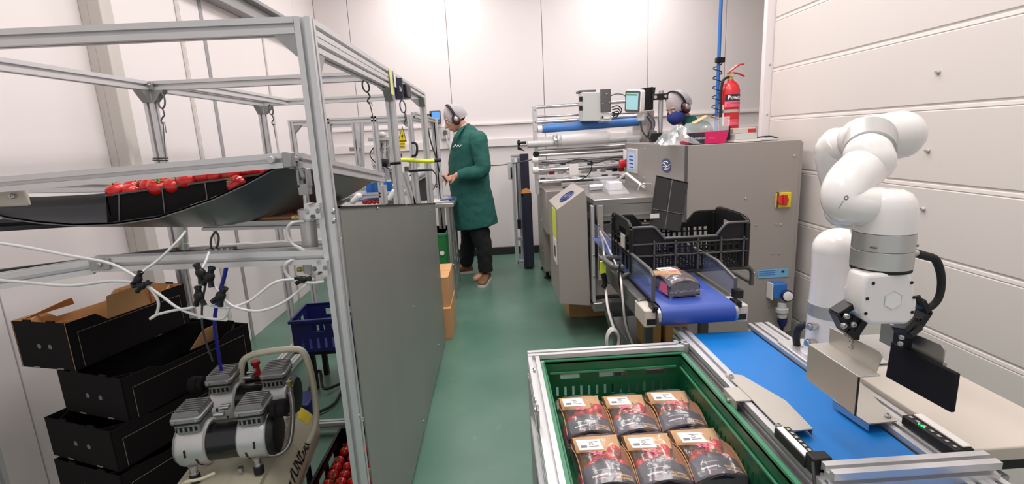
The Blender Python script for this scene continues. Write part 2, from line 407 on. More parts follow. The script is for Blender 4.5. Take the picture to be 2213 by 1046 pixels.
def tomato(p, label, group, s=1.0):
    if not TOM_USED[0]: TOM_USED[0] = True; o = TOM
    else: o = copy_tree(TOM)
    o.location = p; o.rotation_euler = (random.uniform(-.9, .9), random.uniform(-.9, .9), random.uniform(0, 6.3)); k = s*random.uniform(.93, 1.07); o.scale = (k, k, k)
    tag(o, label, 'tomato', group); return o

def bracket(parent, p, sx, sy, sz=-1, s=0.036):
    """cast corner bracket: gusset in the angle between a beam and a post"""
    p = V(*p); d = V(sx, sy, 0)
    side = V(-sy, sx, 0)*0.017
    m = MB().prism([p-side, p+d*s-side, p+d*s+V(0,0,sz*.006)-side, p+d*.006+V(0,0,sz*s)-side, p+V(0,0,sz*s)-side], side*2)
    return m.build('corner_bracket', 'cast', parent)

# ================================================================ THE BIG ALUMINIUM FRAME
F = thing('aluminium_frame', 'tall aluminium profile frame on the left with a grey sheet-steel side panel', 'frame', (-.94, 2.33, 0))
XR, XL, ZT = -.436, -1.455, 1.684
def bm(a, b, name='beam', w=.038, h=None, parent=None, mt='alu', up=(0,0,1)): return MB().profile(a, b, w, h, up).build(name, mt, parent or F, smooth=0)
for x, y in ((XR, 1.309), (XR, 2.29), (XR, 3.36), (XL, 1.309), (XL, 2.29), (XL, 3.36)):
    bm((x, y, 0.0), (x, y, 1.703), 'post', up=(0, 1, 0))
for x in (XR, XL):
    bm((x, 1.329, ZT), (x, 2.27, ZT)); bm((x, 2.31, ZT), (x, 3.34, ZT))
bm((XR, 1.329, ZT-.040), (XR, 2.27, ZT-.040))
bm((XL+.02, 1.309, ZT), (XR-.02, 1.309, ZT)); bm((XL+.02, 2.29, ZT), (XR-.02, 2.29, ZT)); bm((XL+.02, 3.36, ZT), (XR-.02, 3.36, ZT))
bm((XL+.16, 2.31, ZT), (XL+.16, 3.34, ZT))
bm((-1.05, 1.309, 1.130), (XR-.02, 1.309, 1.118)); bm((XL+.02, 2.29, .965), (XR-.02, 2.29, .965))
bm((-1.30, 1.25, 1.105), (-1.05, 1.309, 1.125)); 
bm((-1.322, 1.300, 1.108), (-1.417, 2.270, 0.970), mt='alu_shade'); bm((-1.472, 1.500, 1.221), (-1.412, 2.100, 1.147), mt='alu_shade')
for x in (XR, XL): bm((x, 1.329, .05), (x, 3.34, .05))
bm((XL+.10, 1.95, .05), (XL+.10, 3.34, .05))
bm((XL+.02, 2.29, .05), (XR-.02, 2.29, .05)); bm((XL+.02, 3.36, .05), (XR-.02, 3.36, .05)); bm((XL+.02, 1.309, .05), (XR-.02, 1.309, .05))
for (x, y, sx, sy) in ((XR-.019, 1.309, -1, 0), (XR, 1.328, 0, 1), (XR-.019, 2.29, -1, 0), (XR, 2.309, 0, 1), (XR, 2.271, 0, -1), (XL+.019, 2.29, 1, 0), (XL, 2.271, 0, -1), (XL, 2.309, 0, 1),
                       (XR-.019, 3.36, -1, 0), (XR, 3.341, 0, -1), (XL+.019, 3.36, 1, 0), (XL, 3.341, 0, -1)):
    bracket(F, (x, y, 1.665 if not (x == XR and 1.3 < y < 2.28) else 1.625), sx, sy, -1, .05)
# joint plate with two screws where the left rail meets the cross beam
MB().cbox((-1.444, 2.262, 1.682), (.055, .03, .006), (1,0,0), (0,0,1)).build('joint_plate', 'cast', F, bevel=.002)
for dx in (-.012, .012): bolt(F, V(*(-1.441, 2.258, 1.686))+V(dx, 0, 0), (0, -1, 0), .005, .004)
MB().cbox((-1.019, 1.285, 1.132), (.05, .03, .006), (1,0,0), (0,0,1)).build('joint_plate', 'cast', F, bevel=.002)
bolt(F, (-1.016, 1.281, 1.132), (0, -1, 0), .006, .004)
# sheet steel side panel: its top edge falls away from the camera
PX = -.4165
pan = MB().prism([(PX, 1.335, .02), (PX, 3.385, .02), (PX, 3.385, .990), (PX, 1.335, 1.243)], (.004, 0, 0)).build('side_panel', 'steel_panel', F, smooth=0)
MB().prism([(PX-.001, 1.335, 1.243), (PX-.001, 3.385, .990), (PX-.001, 3.385, .984), (PX-.001, 1.335, 1.237)], (.009, 0, 0)).build('panel_edge', 'black', pan, smooth=0)
for p in ((-0.412, 1.743, 1.181), (-0.412, 2.296, 1.120), (-0.412, 2.246, 0.650), (-0.412, 1.280, 0.667), (-0.412, 2.592, 1.069), (-0.412, 2.235, 0.070), (-0.412, 3.120, 0.976), (-0.412, 2.993, 0.140)):
    bolt(F, p, (1, 0, 0), .006, .004, name='panel_screw')
for p in ((-0.416, 1.280, 1.237), (-0.416, 1.275, 1.214)): bolt(F, p, (1, 0, 0), .008, .007, name='panel_screw')

# ================================================================ TILTING TRAY WITH TROUGH
T = thing('tilting_tray', 'tilted aluminium tray frame carrying a sagging dark trough, inside the big frame', 'conveyor', (-.9, 1.7, 1.2))
A1, A2, A3 = V(*(-1.348, 1.330, 1.341)), V(*(-0.529, 1.330, 1.370)), V(*(-0.478, 2.134, 1.259))
bm(A1, A2, 'front_rail', parent=T); bm(A2+V(.012, .02, -.004), A3, 'side_rail', parent=T)
B1 = V(A1.x, A3.y, A3.z+.01); bm(B1, A3-V(.03, 0, 0), 'back_rail', parent=T); bm(A1+V(.02,.02,0), B1+V(.02,-.02,0), 'side_rail', parent=T)
MB().cbox(A2+V(.008, -.012, 0), (.024, .040, .03), (1,0,0), (0,0,1)).build('corner_block', 'cast', T, bevel=.004)
MB().cyl(A2+V(-.03, -.022, .002), A2+V(-.03, -.034, .002), .010, n=14).build('knob', 'silver', T, bevel=.002)
MB().cbox((-1.267, 1.360, 1.309), (.09, .05, .012), (1,0,0), (0,0,1)).build('hinge_plate', 'cream', T, bevel=.004)
bolt(T, (-1.250, 1.350, 1.312), (0,-1,0), .007, .006)
# trough sheet, sagging between the rails
fr = [V(*p) for p in ((-1.406, 1.335, 1.314), (-1.324, 1.335, 1.277), (-1.259, 1.335, 1.256), (-1.193, 1.335, 1.242), (-1.101, 1.335, 1.229), (-0.995, 1.335, 1.227), (-0.886, 1.335, 1.237), (-0.812, 1.335, 1.256), (-0.736, 1.335, 1.278), (-0.648, 1.335, 1.312), (-0.584, 1.335, 1.341), (-0.544, 1.335, 1.358), (-0.511, 1.335, 1.361))]
bk = []
for i, p in enumerate(fr):
    t = i/(len(fr)-1); x = A1.x-.05 + (A3.x-(A1.x-.05))*(0.02+0.98*t)
    bk.append(V(x, 2.07, 1.262 - .155*math.sin(PI*min(1, t*1.0))**1.0 + .0*t))
grid = []
for j in range(9):
    s_ = j/8; row = []
    for p, q in zip(fr, bk):
        m_ = p.lerp(q, s_); m_.z -= .012*math.sin(PI*s_); row.append(m_)
    grid.append(row)
tro = MB().sheet(grid, .003).build('trough', 'steel_trough', T, smooth=60)
MB().sheet([[p+V(0,0,.005) for p in r] for r in grid], .0012).build('dark_liner', 'liner_black', T, smooth=60)
# black card box of vine tomatoes lying in the trough
BX = thing('tomato_box', 'long black divided box filled with vine tomatoes, in the sagging trough', 'box', (-.85, 1.45, 1.24))
q0, q1 = V(*(-1.054, 1.400, 1.299)), V(*(-0.623, 1.400, 1.336))
low = [V(*(-1.065, 1.400, 1.223)), V(*(-0.916, 1.400, 1.237)), V(*(-0.778, 1.400, 1.276)), V(*(-0.652, 1.400, 1.324))]
MB().prism([q0, q1]+low[::-1], (0, .005, 0)).build('front_wall', 'black_card', BX, smooth=0)
MB().prism([q0+V(0,.30,0), q1+V(0,.30,0)]+[p+V(0,.30,.02) for p in low[::-1]], (0, .005, 0)).build('back_wall', 'black_card', BX, smooth=0)
MB().sheet([[p+V(0, y, .004) for p in [q0+V(0,0,-.015)]+[l+V(0,0,.045) for l in low[1:3]]+[q1+V(0,0,-.016)]] for y in (.004, .30)], .003).build('tray_floor', 'black_card', BX)
MB().obox(q0, V(.004,0,0), V(0,.30,0), V(0,0,-.055)).build('end_wall', 'black_card', BX); 
for xx in (255, 352, 443):
    pass
for a, c in (((-1.017, 1.398, 1.298), (-1.032, 1.398, 1.222)), ((-0.901, 1.398, 1.308), (-0.906, 1.398, 1.241)), ((-0.785, 1.398, 1.318), (-0.786, 1.398, 1.274))):
    MB().cyl(a, c, .0016, n=6).build('seam', 'print_grey', BX)
MB().obox(q0+V(0,-.003,-.004), q1-q0, V(0,.006,0), V(0,0,.005)).build('rim', 'grey_dark', BX)
dirx = (q1-q0)
for j in range(4):
    n = 11
    for i in range(n):
        t = (i+.45+.25*(j % 2)+random.uniform(-.12, .12))/n
        if j == 0 and t > .93: continue
        p = q0 + dirx*t + V(0, .026+.056*j+random.uniform(-.010, .008), random.uniform(-.002, .014))
        tomato(p, 'red vine tomato heaped in the long black box above the trough', 'vine tomatoes in the long black box', random.uniform(1.08, 1.34))
tomato((-0.691, 1.375, 1.312), 'single red tomato hanging over the edge of the long black box', None, 1.2)
def vine(name, pts, label, cat='tomato stem', group=None):
    o = MB().tube(pts, .0022, 6, 3).build(name, 'stem'); return tag(o, label, cat, group)
for k, (a, b_, lb) in enumerate((( .28, .40, 'left'), (.46, .60, 'middle'), (.74, .93, 'right'))):
    vine('tomato_vine', [q0+dirx*a+V(0,.03,.032), q0+dirx*((a+b_)/2)+V(0,.02,.045), q0+dirx*b_+V(0,.03,.03)],
         'green vine stalk on the tomatoes in the long black box, the %s one of three' % lb)

# pneumatic cylinder: the rod lifts the corner of the tray
def pneu(name, top, bot, r, label, rod=.5):
    top, bot = V(*top), V(*bot); t = thing(name, label, 'cylinder', bot); d = top-bot; z = d.normalized()
    MB().lathe(bot, z, [(0, r*.8), (.004, r*1.15), (.03, r*1.15), (.031, r), (d.length*(1-rod)-.03, r), (d.length*(1-rod)-.029, r*1.15), (d.length*(1-rod), r*1.15), (d.length*(1-rod)+.004, r*.6)], 24).build('barrel', 'silver', t, smooth=40)
    MB().cyl(bot+z*d.length*(1-rod), top-z*.03, r*.38, n=14).build('rod', 'chrome', t)
    cl = MB(); cl.cbox(top-z*.045, (r*1.3, r*1.3, .03), (1,0,0), (0,1,0)); cl.cbox(top-z*.015+V(-r*.55,0,0), (r*.35, r*1.3, .05)); cl.cbox(top-z*.015+V(r*.55,0,0), (r*.35, r*1.3, .05))
    cl.build('clevis', 'cast', t, bevel=.002)
    MB().capsule(top-z*.01, top+V(-.012, 0, .025), .011, .012).build('rod_end', 'cast', t)
    for k in (.012, d.length*(1-rod)-.02):
        MB().lathe(bot+z*k+V(-r, 0, 0), (-1, 0, 0), [(0, .005), (.008, .005), (.009, .007), (.02, .006), (.021, .004)], 10).build('air_fitting', 'brass', t)
    return t
pneu('pneumatic_cylinder', (-0.504, 1.360, 1.335), (-0.515, 1.360, 1.060), .021, 'silver pneumatic cylinder with its rod out, beside the front right post', .36)
pneu('pneumatic_cylinder', (-1.349, 2.200, 1.188), (-1.375, 2.200, 0.986), .019, 'small silver pneumatic cylinder below the trough at the left post', .25)
for p, L, lab in (((-0.462, 1.270, 1.241), .55, 'aluminium profile stub with its cut end showing, upper one by the cylinder'), ((-0.462, 1.270, 1.093), .55, 'aluminium profile stub with its cut end showing, lower one by the cylinder')):
    o = MB().profile(p, V(*p)+V(0, L*.05+.01, 0), .038).build('profile_stub', 'alu', smooth=0); tag(o, lab, 'profile')
# lower chute with a few tomatoes, its hanger and clamp
LC = thing('lower_chute', 'shallow white-edged chute hung under the trough with tomatoes on it', 'conveyor', (-.7, 2.0, 1.1))
a, c = V(*(-1.012, 1.750, 1.151)), V(*(-0.602, 1.750, 1.138))
MB().profile(a, c, .03).build('rail', 'alu', LC, smooth=0)
MB().obox(a+V(0,.02,.018), c-a, V(0,.28,.02), V(0,0,.006)).build('tray_plate', 'cream', LC, bevel=.002)
MB().cyl(a+V(0,0,.022), c+V(0,0,.022), .0035, n=8).build('edge_strip', 'orange', LC)
MB().tube([a+V(.0,0,0), a+V(-.02,0,.005), a+V(-.025,.0,.03), a+V(-.005,.0,.045)], .004, 8).build('hook', 'chrome', LC)
for k in range(12):
    tomato(V(*(-0.787, 1.820, 1.157)) + V((k % 6)*.036, (k//6)*.045, .004), 'small red tomato in the row on the lower chute', 'tomatoes on the lower chute', .8)
# turnbuckle chain and toggle clamp
def hanger(p, q, label, w=.006):
    p, q = V(*p), V(*q); t = thing('wire_hanger', label, 'hook', p); d = q-p; L = d.length; z = d.normalized()
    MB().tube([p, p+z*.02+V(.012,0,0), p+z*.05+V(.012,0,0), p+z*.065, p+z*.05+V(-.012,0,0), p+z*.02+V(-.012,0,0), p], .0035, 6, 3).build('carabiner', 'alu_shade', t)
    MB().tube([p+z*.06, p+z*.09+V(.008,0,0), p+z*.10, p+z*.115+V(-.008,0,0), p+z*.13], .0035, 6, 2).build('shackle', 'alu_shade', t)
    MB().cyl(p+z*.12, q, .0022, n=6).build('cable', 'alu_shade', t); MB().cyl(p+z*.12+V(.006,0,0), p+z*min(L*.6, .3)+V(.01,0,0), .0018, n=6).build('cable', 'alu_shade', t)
    return t
hanger((-1.373, 2.240, 1.651), (-1.405, 2.240, 1.376), 'wire hanger with a carabiner beside the left frame post')
hanger((-1.375, 3.300, 1.671), (-1.368, 3.300, 1.459), 'wire hanger beside the far left frame post')
hanger((-0.528, 2.240, 1.666), (-0.541, 2.400, 1.500), 'wire hanger clipped below the middle cross beam')
hanger((-0.440, 2.600, 1.607), (-0.433, 2.600, 1.528), 'wire hanger below the black sensor box on the right rail')
hanger((-0.974, 1.750, 1.129), (-0.991, 1.750, 1.068), 'short hanger between the lower chute and the toggle clamp')
tc_ = thing('toggle_clamp', 'steel toggle clamp on the light cross rail under the trough', 'clamp', (-0.965, 1.750, 1.055))
MB().cbox((-0.967, 1.750, 1.062), (.10, .03, .018)).build('clamp_body', 'cast', tc_, bevel=.002); MB().capsule((-0.919, 1.740, 1.060), (-0.865, 1.740, 1.050), .006, .009).build('clamp_arm', 'alu_shade', tc_)
for k in range(4): bolt(tc_, V(*(-0.994, 1.735, 1.068))+V(.02*k, 0, 0), (0,-1,0), .006)
# cable ties round the posts
for k, (a, c) in enumerate((((-1.472, 2.262, 1.384), (-1.406, 2.262, 1.381)), ((-1.474, 2.262, 1.376), (-1.408, 2.262, 1.371)))):
    tag(MB().tube([a, V(*a).lerp(V(*c), .5)+V(0,-.006,0), c], .0022, 6).build('cable_tie', 'black'), 'black cable tie round the left frame post, the %s of two' % ('upper', 'lower')[k], 'cable tie')

# ================================================================ AIR HOSES AND CONNECTORS
def hose(pts, r, m_, label, name='air_hose', n=8): return tag(MB().tube(pts, r, n, 5).build(name, m_, smooth=80), label, 'hose')
Y = 1.26
hose([(-1.207, 1.200, 1.222), (-1.107, 1.200, 1.200), (-1.016, 1.200, 1.175), (-0.925, 1.200, 1.150), (-0.868, 1.200, 1.110)], .0038, 'tube_clear', 'clear air hose from the left edge to the connector above the boxes, upper one')
hose([(-1.231, 1.200, 1.130), (-1.137, 1.200, 1.117), (-1.033, 1.200, 1.102), (-0.933, 1.200, 1.108), (-0.870, 1.200, 1.099)], .0038, 'tube_clear', 'clear air hose from the left edge to the connector above the boxes, lower one')
hose([(-0.867, 1.200, 1.101), (-0.848, 1.200, 1.086), (-0.833, 1.200, 1.052), (-0.843, 1.200, 1.019), (-0.861, 1.200, 1.007), (-0.841, 1.200, 1.017), (-0.795, 1.200, 1.026), (-0.761, 1.200, 1.029), (-0.743, 1.200, 1.037), (-0.736, 1.200, 1.052)], .0034, 'tube_clear', 'clear air hose looping below the connector above the boxes')
hose([(-0.867, 1.200, 1.112), (-0.867, 1.220, 1.124), (-0.837, 1.240, 1.147), (-0.797, 1.260, 1.187), (-0.800, 1.300, 1.203)], .0034, 'tube_clear', 'clear air hose rising from the left connector to the small cylinder')
hose([(-0.859, 1.200, 1.098), (-0.822, 1.200, 1.063), (-0.789, 1.200, 1.031), (-0.743, 1.200, 1.007), (-0.694, 1.200, 0.996), (-0.673, 1.200, 1.012), (-0.671, 1.200, 1.036), (-0.680, 1.200, 1.052)], .0034, 'tube_clear', 'clear air hose from the left connector round below the middle ones')
hose([(-0.731, 1.200, 1.052), (-0.711, 1.200, 1.033), (-0.667, 1.200, 1.025), (-0.625, 1.220, 1.033), (-0.571, 1.240, 1.069), (-0.533, 1.260, 1.071), (-0.482, 1.280, 1.063)], .0034, 'tube_clear', 'clear air hose from the middle connectors to the lower cylinder end')
hose([(-0.678, 1.200, 1.048), (-0.651, 1.200, 1.024), (-0.606, 1.220, 1.005), (-0.556, 1.240, 1.016), (-0.513, 1.260, 1.044), (-0.492, 1.280, 1.061)], .0034, 'tube_clear', 'clear air hose sagging lowest from the middle connectors to the cylinder')
hose([(-0.511, 1.330, 1.207), (-0.529, 1.300, 1.210), (-0.544, 1.300, 1.189), (-0.536, 1.300, 1.158), (-0.509, 1.300, 1.138), (-0.510, 1.340, 1.119)], .0042, 'tube_clear', 'grey air hose curving from the upper cylinder fitting')
hose([(-0.524, 1.330, 1.107), (-0.541, 1.280, 1.114), (-0.555, 1.280, 1.092), (-0.539, 1.280, 1.064), (-0.491, 1.270, 1.056), (-0.459, 1.280, 1.056)], .0042, 'tube_clear', 'grey air hose curving from the lower cylinder fitting')
hose([(-0.715, 1.240, 1.157), (-0.715, 1.220, 1.139), (-0.716, 1.200, 1.126)], .0034, 'tube_clear', 'short clear hose dropping from the clamp to the upper connector')
hose([(-0.724, 1.200, 1.104), (-0.730, 1.200, 1.081), (-0.734, 1.200, 1.067)], .0034, 'tube_clear', 'short clear hose between the left pair of connectors')
hose([(-0.700, 1.200, 1.097), (-0.692, 1.200, 1.079), (-0.684, 1.200, 1.061)], .0034, 'tube_clear', 'short clear hose between the right pair of connectors')
hose([(-0.717, 1.210, 1.089), (-0.761, 1.250, 1.019), (-0.832, 1.350, 0.908), (-0.912, 1.500, 0.760)], .0028, 'alu_shade', 'thin grey cable hanging behind the connectors to the compressor')
hose([(-0.724, 1.335, 1.117), (-0.756, 1.360, 1.061), (-0.819, 1.420, 0.978), (-0.886, 1.500, 0.881), (-0.949, 1.600, 0.765), (-0.980, 1.650, 0.660)], .0055, 'blue_hose', 'deep blue air hose hanging from the cross rail down to the compressor')
def connector(p, ang, label, s=1.0):
    p = V(*p); t = thing('hose_connector', label, 'connector', p, rot=(0, ang, 0)); t.scale = (s, s, s)
    MB().ball((0,0,0), (.012, .010, .014), 12, 8).cyl((0,0,.008), (0,0,.024), .007, n=10).cyl((-.004,0,-.006), (-.010,0,-.022), .0062, n=10).cyl((.004,0,-.006), (.010,0,-.022), .0062, n=10).build('body', 'black', t, local=True)
    MB().lathe((0,0,.020), (0,0,1), [(0,.0085),(.005,.0085),(.006,.006)], 10).build('collar', 'black_gloss', t, local=True)
    MB().lathe((.008,0,-.018), (.4,0,-1), [(0,.007),(.006,.007)], 10).build('collar', 'black_gloss', t, local=True)
    MB().lathe((-.008,0,-.018), (-.4,0,-1), [(0,.007),(.006,.007)], 10).build('collar', 'black_gloss', t, local=True)
connector((-0.717, 1.195, 1.116), -.3, 'black hose connector, upper left of the four hanging together'); connector((-0.698, 1.195, 1.106), .4, 'black hose connector, upper right of the four hanging together')
connector((-0.731, 1.195, 1.059), .05, 'black hose connector, lower left of the four hanging together'); connector((-0.680, 1.195, 1.056), .6, 'black hose connector, lower right of the four hanging together')
connector((-0.866, 1.195, 1.110), .5, 'black hose connector above the stack of black boxes, upper of two', .8); connector((-0.861, 1.195, 1.093), 1.2, 'black hose connector above the stack of black boxes, lower of two', .8)
connector((-0.500, 1.250, 1.072), 1.5, 'black hose connector under the lower profile stub', .8)

# ================================================================ STACK OF BLACK CARDBOARD TRAYS
def card_tray(loc, rz, label, L=.56, W=.30, H=.165, flap=False, tilt=(0, 0), inner='kraft_inner', dip=.035):
    """near short end at local y=0; long side along +y; open top with raised corners"""
    t = thing('cardboard_tray', label, 'box', loc, rot=(tilt[0], tilt[1], rz)); th = .005
    def wall(poly, d, inner_d):
        o = MB().prism(poly, d).build('side', 'black_card', t, local=True, smooth=0); return o
    def shape(l, lowtop):          # side outline with a dip in the middle
        return [(0, 0), (l, 0), (l, H), (l-.10, H), (l-.14, lowtop), (.14, lowtop), (.10, H), (0, H)]
    for x, dx in ((0, th), (W, -th)):
        MB().prism([(x, y, z) for y, z in shape(L, H-dip)], (dx*.5, 0, 0)).build('long_side', 'black_card', t, local=True, smooth=0)
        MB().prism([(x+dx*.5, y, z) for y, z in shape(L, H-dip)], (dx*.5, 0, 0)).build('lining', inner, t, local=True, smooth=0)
        MB().prism([(x-dx*.1, y, z) for y, z in ((.03, .004), (L-.03, .004), (L-.03, H-.042), (.03, H-.042))], (dx*.15, 0, 0)).build('outer_flap', 'black_card', t, local=True, smooth=0)
        e = MB(); x_ = x-dx*.15
        for a, c in (((x_, .03, H-.042), (x_, L-.03, H-.042)), ((x_, .03, .004), (x_, .03, H-.042)), ((x_, L-.03, .004), (x_, L-.03, H-.042))): e.cyl(a, c, .0009, n=5)
        e.build('cut_edge', 'kraft_edge', t, local=True)
    for y, dy in ((0, th), (L, -th)):
        e = MB(); w_ = W
        MB().prism([(0, y, 0), (w_, y, 0), (w_, y, H), (0, y, H)], (0, dy*.5, 0)).build('end', 'black_card', t, local=True, smooth=0)
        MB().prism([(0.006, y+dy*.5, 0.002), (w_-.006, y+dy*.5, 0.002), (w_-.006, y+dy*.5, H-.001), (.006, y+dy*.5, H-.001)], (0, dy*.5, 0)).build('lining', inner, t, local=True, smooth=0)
        for x in (W*.42, W*.62):
            MB().lathe((x, y-dy*.02, H*.48), (0, -dy, 0), [(0, .009), (.0006, .009)], 12).build('vent_hole', 'print_grey', t, local=True)
        for x in (W*.28, W*.72):
            MB().box(x-.014, x+.014, y-abs(dy)*.2, y+abs(dy)*.2, 0, .005).build('slot', 'kraft_edge', t, local=True)
            MB().box(x-.018, x+.018, y+(0 if dy > 0 else dy), y+(dy if dy > 0 else 0), H-.001, H+.006).build('stacking_tab', 'black_card', t, local=True)
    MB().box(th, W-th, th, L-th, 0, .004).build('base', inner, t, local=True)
    for x in (.004, W-.004):           # triangular corner gussets, kraft inside
        sx = 1 if x < W/2 else -1
        for y, sy in ((.006, 1), (L-.006, -1)):
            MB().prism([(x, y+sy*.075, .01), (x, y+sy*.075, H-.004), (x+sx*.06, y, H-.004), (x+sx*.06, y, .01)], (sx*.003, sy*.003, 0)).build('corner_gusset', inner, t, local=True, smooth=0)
    if flap:
        MB().prism([(W-.01, L*.30, H-.04), (W-.012, L*.34, H+.045), (W-.012, L*.62, H+.05), (W-.01, L*.68, H-.04)], (-.003, 0, 0)).build('raised_flap', 'kraft_inner', t, local=True, smooth=0)
        MB().prism([(.012, .02, H-.005), (.05, .15, H+.03), (.05, .17, H+.03), (.012, .2, H-.005)], (.003, 0, 0)).build('raised_flap', 'kraft_inner', t, local=True, smooth=0)
    return t
# positions solved from the photo: the pile stands against the left wall and leans
card_tray(V(*(-1.720, 1.735, 0.860))+V(.0,.0,-.178), -.27, 'black cardboard tray on top of the stack, its kraft lining and flaps showing', flap=True, W=.25, L=.47, H=.172)
TR2 = card_tray((-1.565, 1.69, .525), -.36, 'black cardboard tray second from the top of the stack, pushed out to the right', W=.32, L=.52, H=.155, dip=.02, inner='black_card')  # this and lower trays: shade put into the lining colour, black instead of kraft
card_tray((-1.60, 1.64, .385), -.38, 'black cardboard tray third from the top of the stack', W=.34, L=.54, H=.145, inner='black_card', dip=.008)
card_tray((-1.585, 1.62, .235), -.38, 'black cardboard tray fourth from the top of the stack', W=.34, L=.54, H=.145, inner='black_card', dip=.008)
card_tray((-1.60, 1.63, .085), -.36, 'black cardboard tray near the bottom of the stack', W=.34, L=.54, H=.145, inner='black_card', dip=.008)
MB().prism([(-1.30, 2.00, .60), (-1.27, 2.06, .665), (-1.24, 2.13, .665), (-1.22, 2.19, .60)], (.003, 0, 0)).build('kraft_flap', 'kraft_inner', TR2, smooth=0)
tag(MB().box(-1.62, -1.12, 1.72, 2.14, .0, .08).build('pallet_board', 'wood', bevel=.004), 'low wooden board under the stack of black trays', 'board')

# ================================================================ AIR COMPRESSOR
K = thing('air_compressor', 'cream air compressor with four silver cylinder heads and a bent tube handle', 'compressor', (-.905, 1.60, 0), rz=.12); K.scale = (.95, .95, .95)
RT = .140; ZC = .280; TY0, TY1 = -.34, .28; TX = .035
MB().lathe((TX, TY0, ZC), (0, 1, 0), [(-.060, .03), (-.052, .08), (-.032, .12), (0, .143), (.03, RT), (TY1-TY0-.03, RT), (TY1-TY0, .143), (TY1-TY0+.032, .12), (TY1-TY0+.052, .08), (TY1-TY0+.060, .03)], 40).build('tank', 'tank_cream', K, local=True, smooth=50)
for y in (TY0+.005, TY1-.005): MB().lathe((TX, y-.003, ZC), (0, 1, 0), [(0, RT+.0015), (.006, RT+.0015)], 40).build('weld_seam', 'tank_cream', K, local=True)
# lettering wrapped round the flank of the tank
def wrapt(x, y, off=0.0, y0=-.02, z0=0.0):
    a = 1.0 - (y+z0)/RT*1.0        # angle from the top, towards +x
    a = 1.24 - (y+z0)/RT
    return V(TX + math.sin(a)*(RT+.0012), y0 + x, ZC + math.cos(a)*(RT+.0012))
text(K, 'lettering', 'HYUNDAI', .062, (0,0,0), (0,1,0), (0,0,1), 'ink', wrap=lambda x, y: wmat(K) @ wrapt(x, y, y0=-.02), bold=.0016)
text(K, 'lettering', 'SILENT OIL FREE', .024, (0,0,0), (0,1,0), (0,0,1), 'print_grey', wrap=lambda x, y: wmat(K) @ wrapt(x, y, y0=-.02, z0=-.058))
# saddle plates and deck for the motors
def saddle(y0, y1):
    g = []
    for k in range(9):
        a = -1.15+2.3*k/8; g.append([(TX+math.sin(a)*(RT+.003), y, ZC+math.cos(a)*(RT+.003)) for y in (y0, y1)])
    MB().sheet([list(r) for r in zip(*g)], .003).build('saddle_plate', 'tank_cream', K, local=True)
saddle(TY0+.02, TY0+.24); saddle(TY1-.24, TY1-.04)
MB().sheet([[(-.165, y, .408), (-.16, y, .418), (.112, y, .418), (.118, y, .35), (.12, y, .335)] for y in (-.26, -.03)], .003).build('motor_deck', 'tank_cream', K, local=True, bevel=.001)
MB().sheet([[(-.165, y, .408), (-.16, y, .418), (.112, y, .418), (.118, y, .40)] for y in (0.0, .22)], .003).build('motor_deck', 'tank_cream', K, local=True, bevel=.001)
MB().cyl((.04, -.18, .435), (.04, -.18, .450), .010, n=6).build('bolt', 'steel', K, local=True)
for sx in (-.12, .12):
    for y in (-.25, .24): MB().lathe((sx, y, 0), (0,0,1), [(0, .022), (.03, .022), (.034, .014), (.20, .010)], 14).build('foot', 'rubber', K, local=True)
